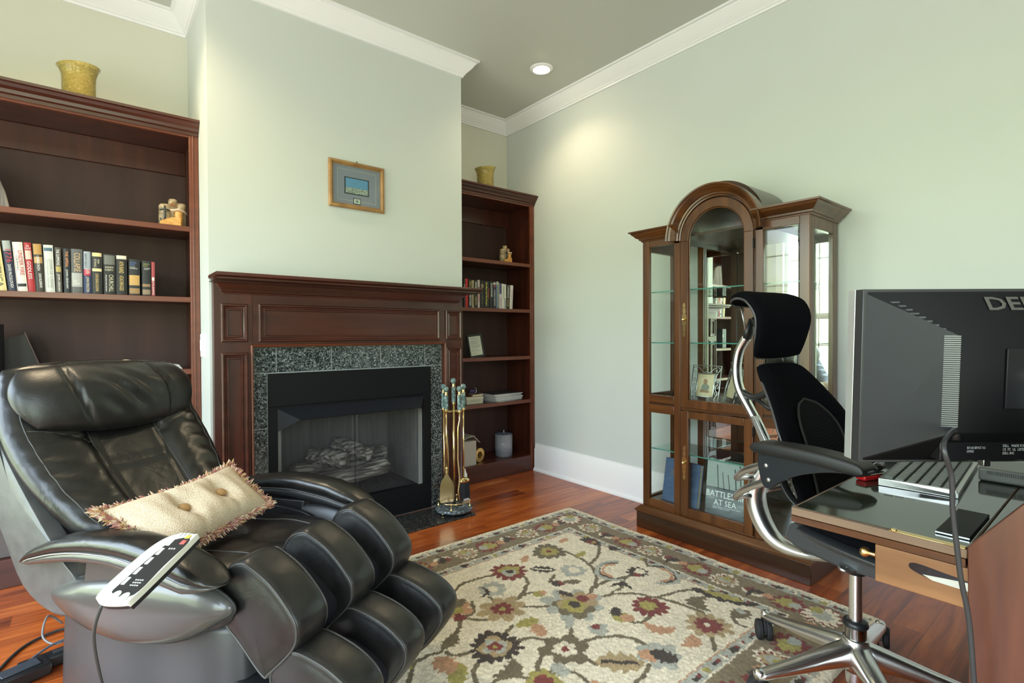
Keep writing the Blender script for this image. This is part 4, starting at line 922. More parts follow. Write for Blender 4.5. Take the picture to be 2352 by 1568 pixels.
# ------------------------------------------------------------------ brass fire tools
t = thing('fire_tool_set', 'brass fireplace tool stand with green marble handles on the hearth', 'fireplace tools', (1.797, 2.805, .0122))
Bz = M['brass']; R = .118
bm = BM(); lathe(bm, [(0, .016), (R*.9, .016), (R, .020), (R+.002, .028), (R-.002, .036), (R-.008, .038), (0, .038)], 48); obj('marble_base', bm, noisy('grey marble', [(.35, (.035, .05, .06)), (.55, (.10, .125, .14)), (.7, (.30, .34, .35))], (60, 60, 60), 1, 8, .12), t, sharp=.6)
for k in range(3):
    a = -.9+k*2*PI/3; bm = BM(); bmesh.ops.create_uvsphere(bm, u_segments=14, v_segments=8, radius=.009, matrix=Matrix.Translation(((R-.025)*math.cos(a), (R-.025)*math.sin(a), .009))); obj('ball_foot', bm, Bz, t, smooth=True)
bm = BM(); tube(bm, [((R-.016)*math.cos(a*PI/24), (R-.016)*math.sin(a*PI/24), .078) for a in range(48)], .0035, 8, closed=True); g_ = obj('gallery_rail', bm, Bz, t, smooth=True)
for k in range(4):
    a = -.75+k*PI/2; bm = BM(); lathe(bm, [(0, .038), (.007, .038), (.007, .044), (.003, .050), (.005, .060), (.003, .070), (.006, .078), (.004, .084), (0, .086)], 12, ((R-.016)*math.cos(a), (R-.016)*math.sin(a), 0)); obj('gallery_post', bm, Bz, t, smooth=True)
def handle(par, x, y, z, h=.095):
    bm = BM(); lathe(bm, [(0, 0), (.011, 0), (.013, .006), (.009, .012), (.014, .016), (0, .017)], 18, (x, y, z)); lathe(bm, [(0, h+.017), (.014, h+.017), (.012, h+.024), (.007, h+.030), (.012, h+.036), (.006, h+.042), (0, h+.044)], 18, (x, y, z)); obj('ferrule', bm, Bz, par, smooth=True)
    bm = BM(); lathe(bm, [(0, .017), (.0135, .017), (.0135, h+.017), (0, h+.017)], 20, (x, y, z)); obj('marble_grip', bm, M['marble'], par, sharp=.5)
    bm = BM(); bmesh.ops.create_uvsphere(bm, u_segments=20, v_segments=14, radius=.018, matrix=Matrix.Translation((x, y, z+h+.058))); obj('marble_ball', bm, M['marble'], par, smooth=True)
bm = BM(); tube(bm, [(0, 0, .036), (0, 0, .70)], .0075, 12)
for k in range(4):
    a = .35+k*PI/2; c_, s_ = math.cos(a), math.sin(a); tube(bm, cr([(0, 0, .655), (c_*.03, s_*.03, .650), (c_*.06, s_*.06, .655), (c_*.075, s_*.075, .668)]), .0035, 8)
ctr = obj('centre_rod', bm, Bz, t, smooth=True); handle(ctr, 0, 0, .692)
dirs = [(.35, 0, 'poker'), (.35+PI/2, 0, 'tongs'), (.35+PI, 0, 'shovel'), (.35+3*PI/2, 0, 'brush')]
# camera-facing side is -x -y
pos = {'brush': (.060, -.023), 'shovel': (-.058, -.0045), 'poker': (.007, -.0575), 'tongs': (-.039, .058)}
for nm, (x, y) in pos.items():
    if nm == 'shovel':
        bm = BM(); tube(bm, [(x, y, .66), (x, y, .30)], .005, 10); lathe(bm, [(.005, .30), (.010, .296), (.006, .285), (.009, .27), (.006, .25)], 12, (x, y, 0)); s_ = obj('shovel_rod', bm, Bz, t, smooth=True)
        bm = BM(); out = [(-.040, .075), (.040, .075), (.043, .09), (.042, .17), (.034, .21), (.018, .235), (.008, .255), (-.008, .255), (-.018, .235), (-.034, .21), (-.042, .17), (-.043, .09)]
        Mq = Matrix.Translation((x, y, 0)) @ Matrix.Rotation(-.45, 4, 'Z')
        prism(bm, out, lambda a, b, q: Mq @ Vector((a, q, b)), -.002, .001)
        prism(bm, [(-.045, .09), (-.041, .09), (-.040, .17), (-.032, .208), (-.036, .212), (-.044, .172)], lambda a, b, q: Mq @ Vector((a, q, b)), -.014, .001)
        prism(bm, [(.045, .09), (.044, .172), (.036, .212), (.032, .208), (.040, .17), (.041, .09)], lambda a, b, q: Mq @ Vector((a, q, b)), -.014, .001)
        obj('shovel_pan', bm, newmat('tarnished brass', (.42, .36, .20), .25, 1), s_)
        handle(s_, x, y, .652, .085)
    elif nm == 'brush':
        bm = BM(); tube(bm, [(x, y, .66), (x, y, .215)], .005, 10); s_ = obj('brush_rod', bm, Bz, t, smooth=True)
        bm = BM(); lathe(bm, [(0, .215), (.03, .212), (.042, .200), (.044, .186), (0, .186)], 24)
        for v in bm.verts: v.co.y *= .5; v.co += Vector((x, y, 0))
        obj('brush_cap', bm, Bz, s_, smooth=True)
        bm = BM(); r = random.Random(2)
        for k in range(260):
            a = r.uniform(0, 2*PI); q = math.sqrt(r.random()); px, py = q*.040*math.cos(a), q*.018*math.sin(a)
            tube(bm, [(x+px, y+py, .190), (x+px*1.12+r.uniform(-.003, .003), y+py*1.2+r.uniform(-.003, .003), .085+r.uniform(-.008, .006))], .0012, 4, cap=False)
        tag(obj('bristles', bm, newmat('black bristle', (.012, .012, .018), .6), s_), kind='stuff')
        handle(s_, x, y, .652)
    elif nm == 'poker':
        bm = BM(); tube(bm, [(x, y, .66), (x, y, .60), (x-.016, y-.006, .55), (x-.014, y, .35), (x, y, .22), (x-.012, y, .15), (x-.006, y, .10), (x+.012, y+.004, .07)], [.005]*4+[.0055, .005, .004, .003], 10); s_ = obj('poker_rod', bm, Bz, t, smooth=True); handle(s_, x, y, .645)
    else:
        bm = BM(); tube(bm, [(x, y, .66), (x+.004, y, .30), (x, y, .12)], .005, 10); tube(bm, cr([(x+.02, y, .55), (x+.032, y, .35), (x+.04, y+.02, .2), (x+.02, y+.01, .12)]), .004, 8); s_ = obj('tongs', bm, Bz, t, smooth=True); handle(s_, x, y, .652)
# ------------------------------------------------------------------ rug: pattern rasterised into a colour attribute on a tufted mesh
RX0, RX1, RY0, RY1 = -.06, 2.432, .645, 2.398
def build_rug():
    st = .0052; nx = int((RX1-RX0)/st); ny = int((RY1-RY0)/st)
    xs = np.linspace(RX0, RX1, nx+1); ys = np.linspace(RY0, RY1, ny+1)
    X, Y = np.meshgrid(xs, ys, indexing='ij'); r = np.random.RandomState(5)
    # wobble so that outlines look knotted
    def lownoise(scale, seed):
        rr = np.random.RandomState(seed); g = rr.rand(int((RX1-RX0)/scale)+3, int((RY1-RY0)/scale)+3)
        fx, fy = (X-RX0)/scale, (Y-RY0)/scale; i, j = fx.astype(int), fy.astype(int); u, v = fx-i, fy-j
        u, v = u*u*(3-2*u), v*v*(3-2*v)
        return (g[i, j]*(1-u)*(1-v)+g[i+1, j]*u*(1-v)+g[i, j+1]*(1-u)*v+g[i+1, j+1]*u*v)-.5
    Xw = X+lownoise(.012, 1)*.009; Yw = Y+lownoise(.012, 2)*.009
    cream, taupe, blue, olive, maroon, salmon, dark, tan, grey = [np.array(c) for c in ((.74, .65, .49), (.215, .165, .095), (.40, .395, .33), (.36, .30, .085), (.20, .045, .035), (.50, .27, .15), (.060, .042, .030), (.40, .29, .15), (.16, .125, .07))]
    col = np.empty(X.shape+(3,)); col[:] = cream
    d = np.minimum(np.minimum(Xw-RX0, RX1-Xw), np.minimum(Yw-RY0, RY1-Yw))
    along = np.where(np.minimum(Xw-RX0, RX1-Xw) < np.minimum(Yw-RY0, RY1-Yw), Yw, Xw)
    def put(mask, c): col[mask] = c
    put((d > .034) & (d < .318), taupe)
    for a, b in ((.036, .078), (.262, .306)):
        put((d > a) & (d < b), blue); mid = (a+b)/2; ph = (along*1.0) % .125
        put((d > mid-.009) & (d < mid+.007) & (ph > .02) & (ph < .062), dark)
        put((d > mid-.006) & (d < mid+.010) & (ph > .045) & (ph < .062), maroon)
        put((d > mid-.015) & (d < mid+.015) & (ph > .080) & (ph < .092), cream); put((d > mid-.004) & (d < mid+.004) & (ph > .092) & (ph < .104), maroon)
        ph2 = along % .375; put((np.hypot((ph2-.28), (d-mid)) < .017), dark); put((np.hypot((ph2-.10), (d-mid)) < .016), olive)
        put((d > a) & (d < a+.004), cream)
    put((d > .258) & (d < .263), cream); put((d > .306) & (d < .312), salmon); put((d >= .312) & (d < .330), cream)
    def star(cx, cy, R, c, n=10, depth=.25, rot=0., sx=1., sy=1., r0=0., a0=None):
        R *= 1.10; r0 *= 1.10; dx, dy = (Xw-cx)/sx, (Yw-cy)/sy; rr = np.hypot(dx, dy); a = np.arctan2(dy, dx)+rot
        ed = R*(1-depth+depth*np.abs(np.cos(a*n/2))**.8)*(1+.07*np.sin(3*a+cx*9))
        mk = (rr < ed) & (rr >= r0)
        if a0: mk &= (((a-a0[0]) % (2*PI)) < a0[1])
        put(mk, c)
    def leaf(cx, cy, L, Wd, ang, c, vein=None, curve=0.):
        L *= 1.15; Wd *= 1.45; ca, sa = math.cos(ang), math.sin(ang); u = (Xw-cx)*ca+(Yw-cy)*sa; v = -(Xw-cx)*sa+(Yw-cy)*ca; v = v-curve*u*u/L
        t_ = np.clip(u/L, -1, 1); ed = Wd*(1-t_**2)**.7*(1+.22*np.sin(u/L*14)); mk = (np.abs(u) < L) & (np.abs(v) < ed); put(mk, c)
        if vein is not None: put((np.abs(u) < L*.75) & (np.abs(v) < Wd*.18), vein)
    def vine(pts, w=.0085, c=grey):
        P = [(p.x, p.y) for p in cr([(a, b, 0) for a, b in pts], 10)]
        for (x0, y0), (x1, y1) in zip(P, P[1:]):
            i0, i1 = np.searchsorted(xs, (min(x0, x1)-.02, max(x0, x1)+.02)); j0, j1 = np.searchsorted(ys, (min(y0, y1)-.02, max(y0, y1)+.02))
            xx, yy = Xw[i0:i1, j0:j1], Yw[i0:i1, j0:j1]; dx, dy = x1-x0, y1-y0; L2 = dx*dx+dy*dy+1e-9
            t_ = np.clip(((xx-x0)*dx+(yy-y0)*dy)/L2, 0, 1); q = np.hypot(xx-x0-t_*dx, yy-y0-t_*dy) < w; col[i0:i1, j0:j1][q] = c
    V = [[[1.32,1.76],[1.384,1.703],[1.463,1.728],[1.542,1.788],[1.562,1.845],[1.545,1.90]],[[1.50,1.93],[1.464,1.941],[1.385,1.962],[1.295,1.964],[1.22,1.92]],[[1.36,1.66],[1.384,1.642],[1.488,1.555]],[[1.52,1.49],[1.496,1.468],[1.386,1.36]],[[1.263,1.638],[1.197,1.665],[1.136,1.732]],[[1.136,1.732],[1.079,1.663],[1.006,1.636]],[[1.20,1.48],[1.223,1.466],[1.266,1.449],[1.3,1.402]],[[1.048,1.459],[.997,1.436],[.963,1.38],[.93,1.30]],[[1.08,1.52],[1.043,1.523],[.993,1.538],[.972,1.573]],[[1.37,1.33],[1.398,1.312],[1.48,1.282],[1.554,1.211],[1.554,1.12]],[[1.28,1.35],[1.267,1.355],[1.201,1.332],[1.144,1.275],[1.142,1.255],[1.193,1.259],[1.243,1.209],[1.244,1.148],[1.20,1.06]],[[1.13,1.265],[1.059,1.33],[1.007,1.338],[.93,1.30]],[[1.62,1.52],[1.68,1.535],[1.792,1.594],[1.864,1.672],[1.899,1.742],[1.917,1.831],[1.912,1.909],[1.85,1.95]],[[1.893,1.729],[1.995,1.766],[2.092,1.836],[2.13,1.90]],[[1.735,1.557],[1.829,1.563],[1.918,1.534],[1.98,1.52]],[[1.62,1.50],[1.685,1.492],[1.782,1.45],[1.848,1.395],[1.88,1.33],[2.026,1.288],[2.104,1.21]],[[1.88,1.33],[1.908,1.257],[1.919,1.187],[1.923,1.137],[1.88,1.09]],[[1.84,1.06],[1.801,1.026],[1.724,.969]],[[1.96,1.53],[1.899,1.521],[1.842,1.482],[1.765,1.478]],[[2.158,1.596],[2.105,1.536],[2.16,1.474]],[[1.684,1.759],[1.62,1.723]],[[1.324,1.72],[1.325,1.79]],[[1.40,1.70],[1.468,1.71],[1.502,1.695]],[[1.261,1.553],[1.203,1.531]],[[1.64,1.277],[1.672,1.251],[1.728,1.253],[1.78,1.28]],[[1.339,1.252],[1.337,1.195],[1.38,1.15]],[[1.006,1.636],[.962,1.59],[.92,1.599],[.856,1.592],[.795,1.519],[.74,1.45]],[[1.244,1.806],[1.2,1.735],[1.14,1.729]],[[1.985,1.041],[1.951,1.004],[1.955,.969]],[[1.476,1.073],[1.418,1.049],[1.368,1.04],[1.30,1.0]],[[.78,1.9],[.70,1.7],[.55,1.6],[.45,1.4],[.5,1.2]],[[.8,1.3],[.9,1.15],[1.05,1.05]]]
    for v in V: vine(v)
    # flowers (centre, radius, layers)
    star(1.849, 1.970, .085, grey, 12, .22, .2); star(1.849, 1.970, .048, olive, 8, .2); star(1.849, 1.970, .013, maroon, 6, .1)
    star(1.542, 1.924, .082, maroon, 13, .30, .1); star(1.550, 1.930, .050, olive, 5, .3); star(1.535, 1.915, .033, blue, 6, .1); star(1.545, 1.922, .017, dark, 6, .1)
    star(1.309, 1.680, .092, tan, 8, .38, .3, 1.1, .95); star(1.309, 1.680, .045, maroon, 8, .3); star(1.309, 1.680, .013, olive, 6, .1)
    star(1.129, 1.492, .092, dark, 16, .26, .0); star(1.129, 1.492, .060, tan, 4, .30, .4); star(1.129, 1.492, .046, blue, 4, .55, .0); star(1.129, 1.492, .025, maroon, 4, .15, .4); star(1.129, 1.492, .008, olive, 4, .1)
    star(1.315, 1.320, .086, grey, 6, .34, .5); star(1.315, 1.320, .042, cream, 6, .32, .2); star(1.315, 1.320, .014, maroon, 5, .1)
    star(1.562, 1.519, .125, blue, 8, .42, .2); star(1.555, 1.500, .085, grey, 6, .35, .0); star(1.59, 1.53, .080, tan, 5, .4, .9); star(1.558, 1.508, .052, olive, 7, .2); star(1.565, 1.512, .026, dark, 5, .25); star(1.63, 1.525, .028, maroon, 6, .2); star(1.67, 1.51, .022, salmon, 6, .2)
    star(1.797, 1.300, .075, maroon, 12, .34, .3); star(1.797, 1.310, .036, olive, 7, .25)
    star(1.856, 1.072, .085, tan, 11, .34, .2); star(1.856, 1.072, .052, maroon, 9, .30); star(1.856, 1.072, .012, cream, 6, .1)
    star(1.136, 1.237, .060, olive, 8, .25); star(1.136, 1.237, .034, maroon, 6, .2)
    # ring spiral
    star(2.01, 1.53, .050, dark, 10, .4); star(2.02, 1.525, .025, cream, 8, .1); star(1.985, 1.51, .018, maroon, 6, .2)
    for cx, cy, a0 in ((1.945, 1.60, .6), (2.065, 1.455, 3.7)):
        star(cx, cy, .100, blue, 3, .05, 0, 1, 1, .078, (a0, 3.6)); star(cx, cy, .080, dark, 3, .02, 0, 1, 1, .072, (a0, 3.9)); star(cx, cy, .072, salmon, 9, .1, 0, 1, 1, .055, (a0+.2, 2.8))
    star(1.786, 1.737, .058, blue, 9, .25); star(1.795, 1.735, .030, cream, 6, .2)
    leaf(1.683, 1.839, .055, .022, 2.3, dark, cream); star(1.637, 1.694, .028, dark, 7, .3); star(1.655, 1.680, .018, maroon, 6, .2); leaf(1.70, 1.66, .040, .014, -.6, grey)
    leaf(1.409, 1.144, .075, .036, -.75, tan, dark); star(1.547, 1.080, .075, blue, 7, .35); star(1.52, 1.105, .035, salmon, 6, .3); leaf(1.555, 1.065, .045, .025, -1.4, dark)
    star(1.158, 1.805, .070, salmon, 6, .35); star(1.150, 1.80, .040, olive, 6, .3); star(1.136, 1.74, .026, maroon, 7, .3); leaf(1.20, 1.83, .035, .016, .6, grey)
    star(1.379, 1.838, .062, blue, 8, .3, 0, 1, 1, .025); leaf(1.345, 1.83, .045, .008, .9, dark, None, .8)
    leaf(1.323, 1.534, .045, .020, -.2, olive); leaf(1.324, 1.471, .040, .020, 1.2, salmon); leaf(1.511, 1.675, .030, .016, .2, olive); star(1.53, 1.67, .014, salmon, 5, .2)
    star(1.505, 1.325, .040, blue, 6, .3); star(1.51, 1.345, .018, maroon, 5, .2); leaf(1.09, 1.343, .052, .024, .3, grey, None, .6); leaf(.938, 1.446, .055, .024, .9, olive); leaf(.934, 1.520, .050, .028, 1.6, salmon)
    star(1.638, 1.328, .034, olive, 6, .2); star(1.655, 1.305, .028, salmon, 6, .25); leaf(1.655, 1.365, .030, .018, .8, dark)
    leaf(1.976, 1.200, .060, .026, .6, grey, None, -.8); leaf(2.031, 1.031, .045, .025, -.2, grey); leaf(2.05, 1.04, .020, .012, 1, blue)
    leaf(2.10, 1.155, .11, .024, -1.35, dark); leaf(2.115, 1.15, .075, .016, -1.35, olive)
    leaf(1.682, 1.174, .055, .020, -1.0, salmon, None, .5); leaf(1.709, 1.045, .045, .020, .2, salmon, None, .5); leaf(1.952, 1.839, .040, .014, .3, olive); leaf(2.126, 1.769, .038, .010, -1.2, dark, None, 1.2); leaf(1.694, 1.981, .040, .014, .5, salmon); leaf(2.011, 2.025, .034, .014, .3, salmon)
    star(2.123, 1.921, .050, dark, 8, .3, 0, .7, 1.3); star(2.118, 1.91, .030, maroon, 7, .3); star(2.12, 1.90, .014, olive, 5, .2)
    leaf(.56, 1.62, .07, .03, .5, olive); star(.62, 1.25, .08, maroon, 11, .3); star(.62, 1.25, .035, olive, 7, .2); star(.85, 1.15, .07, grey, 9, .3); star(.85, 1.15, .03, cream, 5, .2); star(.45, 1.9, .07, dark, 12, .3); star(1.05, 1.90, .05, tan, 9, .3)
    star(.93, 1.30, .055, grey, 8, .3); star(.93, 1.30, .022, maroon, 6, .2); leaf(1.02, 1.13, .05, .02, .7, grey, None, .6); leaf(.80, 1.62, .05, .02, -.8, olive); star(1.24, 1.10, .045, salmon, 7, .35); star(1.24, 1.10, .022, olive, 6, .2); leaf(1.02, 1.62, .04, .018, .3, grey); star(.86, 1.42, .03, maroon, 6, .3); leaf(1.60, 1.60, .035, .012, 1.9, dark); leaf(1.86, 1.50, .045, .012, 2.2, dark, None, .8); leaf(1.44, 1.42, .028, .012, .4, blue); leaf(1.22, 1.25, .035, .018, 1.5, blue)
    # main border: rosettes alternating with curled leaves
    def border(cx, cy, k, ang):
        if k % 3 == 0: star(cx, cy, .066, maroon, 13, .32); star(cx+.01*math.cos(ang), cy+.01*math.sin(ang), .040, olive, 8, .3); star(cx-.03*math.cos(ang), cy-.03*math.sin(ang), .024, blue, 7, .2)
        elif k % 3 == 1: star(cx, cy, .045, cream, 3, .1, 0, 1, 1, .028, (ang, 3.6)); star(cx+.02*math.cos(ang), cy+.02*math.sin(ang), .024, maroon, 7, .3); leaf(cx, cy, .05, .012, ang+.8, dark, None, 1.); star(cx-.055*math.cos(ang), cy-.055*math.sin(ang), .022, salmon, 7, .3)
        else: star(cx, cy, .062, cream, 12, .42, 0, 1, 1); star(cx, cy, .046, maroon, 12, .42); star(cx, cy, .040, tan, 9, .3); star(cx, cy, .025, blue, 6, .1); star(cx+.02*math.sin(ang), cy+.02*math.cos(ang), .018, olive, 6, .2)
    k = 0
    for x in np.arange(RX0+.17, RX1-.2, .139): border(x, RY1-.17, k+1, 0); border(x+.05, RY0+.17, k+2, PI); k += 1
    k = 0
    for y in np.arange(RY0+.30, RY1-.25, .139): border(RX1-.17, y, k, PI/2); border(RX0+.17, y, k+1, -PI/2); k += 1
    for cx, cy in ((RX1-.165, RY1-.165), (RX1-.165, RY0+.17)):
        star(cx, cy, .075, maroon, 14, .35); star(cx, cy, .066, cream, 12, .4); star(cx, cy, .036, blue, 8, .2); star(cx+.03, cy+.03, .025, olive, 7, .3)
    # yarn mottling
    mot = 1+lownoise(.008, 9)[..., None]*.30+lownoise(.05, 8)[..., None]*.14+(r.rand(*X.shape)-.5)[..., None]*.26
    col = np.clip(col*mot, 0, 1)
    edge = np.minimum(np.minimum(X-RX0, RX1-X), np.minimum(Y-RY0, RY1-Y))
    Z = .012*np.clip(edge/.008, 0, 1)**.5+(r.rand(*X.shape)-.5)*.0035*(edge > .003)
    Xj = X+(r.rand(*X.shape)-.5)*.003; Yj = Y+(r.rand(*X.shape)-.5)*.003
    # slightly wavy outline with soft corners
    cxr = np.maximum(0, X-(RX1-.03)); cyr = np.maximum(0, (RY0+.03)-Y); cyt = np.maximum(0, Y-(RY1-.03))
    for cyy, sg in ((cyr, 1), (cyt, -1)): q = cxr*cyy/.03*.45; Xj -= q; Yj += sg*q
    Xj += .006*np.sin(Y*9)*np.clip((X-1.5)/.9, 0, 1)
    co = np.stack([Xj, Yj, Z+.0005], -1).reshape(-1, 3)
    me = bpy.data.meshes.new('area_rug'); nv = co.shape[0]; nyy = ny+1
    I, J = np.meshgrid(np.arange(nx), np.arange(ny), indexing='ij'); a = (I*nyy+J).ravel(); F = np.stack([a, a+nyy, a+nyy+1, a+1], -1)
    me.vertices.add(nv); me.vertices.foreach_set('co', co.ravel()); me.loops.add(F.size); me.loops.foreach_set('vertex_index', F.ravel()); me.polygons.add(len(F)); me.polygons.foreach_set('loop_start', np.arange(0, F.size, 4)); me.update(calc_edges=True); me.validate()
    ca = me.color_attributes.new('pattern', 'FLOAT_COLOR', 'POINT'); ca.data.foreach_set('color', np.concatenate([col, np.ones(X.shape+(1,))], -1).ravel())
    mt = newmat('wool', rough=.95, spec=.1, **{'Sheen Weight': .15}); at = nd(mt, 'ShaderNodeVertexColor', layer_name='pattern'); ln(mt, at.outputs[0], mt.node_tree.nodes['Principled BSDF'].inputs['Base Color'])
    fn = nd(mt, 'ShaderNodeTexNoise', Scale=420, Detail=2); ln(mt, coords(mt), fn.inputs['Vector']); bump(mt, fn.outputs[0], .6, .003)
    o = finish('area_rug', me, mt); tag(o, 'cream floral wool rug with a brown border on the wooden floor', 'rug')
build_rug()
# ------------------------------------------------------------------ massage recliner
# local axes: x across (towards the far arm), y backwards (facing is -y), z up ; v = -y
t = thing('massage_chair', 'black leather massage recliner with padded leg rest facing the desk', 'armchair', (.25, 2.02, 0), math.radians(31.6))
rec = t
Lt, Ll, Gp = M['leather'], M['leatherlt'], M['greyplastic']
def UVW(u, v, w): return Vector((u, -v, w))
def padX(name, prof, uc, h, mat, parent, shrink=.02, ends=.012, n=8, pipe=None):
    poly = [(p.x, p.y) for p in cr([(a, b, 0) for a, b in prof], n, closed=True)]
    bm = BM(); pillow_prism(bm, poly, lambda a, b, q: UVW(uc+q, a, b), h, shrink, ends); o = obj(name, bm, mat, parent, smooth=True)
    if pipe:
        P = [Vector(p) for p in poly]; c = sum(P, Vector((0, 0)))/len(P); R_ = sum((p-c).length for p in P)/len(P)
        for sd in (-1, 1):
            tt = .955; s = 1-(shrink/R_)*(1-(1-tt**3.2)**(1/3.2))+.001/R_
            bm = BM(); tube(bm, [UVW(uc+sd*tt*h, c.x+(p.x-c.x)*s, c.y+(p.y-c.y)*s) for p in P], pipe, 6, closed=True); obj('piping', bm, M['seam'], o, smooth=True)
    return o
# base
bm = BM(); rings = []
outl = [(p.x, p.y) for p in cr([(-.25, -.20, 0), (-.272, .06, 0), (-.262, .20, 0), (-.268, .36, 0), (-.235, .455, 0), (-.16, .475, 0), (.16, .475, 0), (.235, .455, 0), (.268, .36, 0), (.272, .06, 0), (.25, -.20, 0), (.19, -.25, 0), (-.19, -.25, 0)], 5, True)]
for w, s in ((.0135, .97), (.04, 1), (.20, .99), (.36, .97), (.385, .94), (.39, .80)): rings.append([UVW(u*s, .10+(v-.10)*s, w) for u, v in outl])
loft(bm, rings); obj('base', bm, M['basegrey'], t, smooth=True)
# seat
def S_seat(x, y):
    a, b = sq(x, y); return UVW(-a*.262, .20+b*.29, .455+.025*b)
bm = BM(); ws = lambda x, y: .058+.012*abs(x)**2-.010*math.exp(-(x*x)/.02)+.004*math.sin(9*y+3*x)*math.exp(-x*x*3)
sf_ = cushion(bm, S_seat, ws, lambda x, y: .06, 44, 40, 4); seat = obj('seat_cushion', bm, Lt, t, smooth=True)
for s in (-1, 1):
    bm = BM(); tube(bm, [sf_(s*.52, -.85+1.75*i/20, .000) for i in range(21)], .0028, 6); obj('seam', bm, M['seam'], seat, smooth=True)
padX('seat_side', [(-.10, .36), (.15, .37), (.40, .39), (.49, .43), (.46, .475), (.2, .47), (-.10, .45)], -.262, .030, Lt, t, .02, .01)
padX('seat_side', [(-.10, .36), (.15, .37), (.40, .39), (.49, .43), (.46, .475), (.2, .47), (-.10, .45)], .262, .030, Lt, t, .02, .01)
# backrest: front surface line from seat to top
bl = cr([(0, -.03, .47), (0, -.13, .565), (0, -.245, .685), (0, -.37, .835), (0, -.455, .985), (0, -.485, 1.065)], 12)
def back_at(f):
    f = max(0, min(.9999, f))*(len(bl)-1); i = int(f); return bl[i].lerp(bl[i+1], f-i)
def halfw(f): return .245+.075*math.sin(min(1, max(0, f))*PI*.75)
def S_back(x, y):
    a, b = sq(x, y); f = (b+1)/2; p = back_at(f); return UVW(a*halfw(f), p.y, p.z)
def tback(x, y):
    c = abs(x); bol = .034+.030*(1/(1+math.exp(-(c-.40)*22)))
    ps = -.010*math.exp(-((c-.36)/.035)**2)
    cross = -.010*math.exp(-((y-(.05+.35*(c-.36)))/.035)**2)*(c > .36)
    mid = -.008*math.exp(-((y+.15)/.03)**2)*(c < .36)
    wr = .0050*math.sin(34*y+9*x+2*math.sin(7*y))*math.exp(-((c-.80)/.16)**2)+.002*math.sin(40*y-8*x)*math.exp(-((c-.5)/.1)**2)
    return bol+ps+cross+mid+wr
bm = BM(); sfb = cushion(bm, S_back, tback, lambda x, y: .055, 90, 90, 5); backo = obj('backrest', bm, Lt, t, smooth=True)
for s in (-1, 1):
    for xx, y0, y1 in ((.875, -.95, .88), (.36, -.9, .62)):
        bm = BM(); tube(bm, [sfb(s*(xx-(.06*(y0+(y1-y0)*i/30) if xx < .5 else 0)), y0+(y1-y0)*i/30, .0) for i in range(31)], .0022, 6); obj('seam', bm, M['seam'], backo, smooth=True)
    bm = BM(); tube(bm, [sfb(s*(.36+.52*i/14), .05+.35*.52*i/14, .0) for i in range(15)], .002, 6); obj('seam', bm, M['seam'], backo, smooth=True)
# shell behind the backrest
sh = [(p.y-.03, p.z-.015) for p in bl[::6]]
back_line = sh+[(-.60, 1.00), (-.585, .85), (-.50, .68), (-.40, .55), (-.30, .40), (-.16, .34), (-.05, .37)]
for s in (-1, 1):
    padX('side_shell', back_line, s*.285, .022, leather('leather with window sheen painted in', (.06, .06, .058), (.09, .088, .084), .42, .1) if s < 0 else Lt, t, .014, .006, 4)  # near shell greyer than the black leather: window sheen put into its colour
padX('back_shell', [(a-.012, b-.005) for a, b in back_line], 0, .265, M['basegrey'], t, .03, .004, 3)
# headrest pillow
def S_head(x, y):
    a, b = sq(x, y); return UVW(a*.298, -.352-.055*b-.02*a*a, .958+.100*b-.012*(1-a*a)*(1-b)*1.2)
bm = BM(); th_ = lambda x, y: .062+.014*math.exp(-((y-.1)/.5)**2)-.018*math.exp(-((x+.50+.08*y)/.028)**2)-.018*math.exp(-((x-.52+.10*y)/.028)**2)+.008*math.sin(13*x+9*y+2*math.sin(5*x))*math.exp(-(x/.36)**2)*math.exp(-((y+.0)/.6)**2)
sfh = cushion(bm, S_head, th_, lambda x, y: .045, 80, 44, 2.2); hd = obj('headrest_pillow', bm, Ll, t, smooth=True)
for x0, k in ((-.50, -.08), (.52, -.10)):
    bm = BM(); tube(bm, [sfh(x0+k*(-.9+1.8*i/20), -.9+1.8*i/20, -.001) for i in range(21)], .0022, 6); obj('seam', bm, M['rubber'], hd, smooth=True)
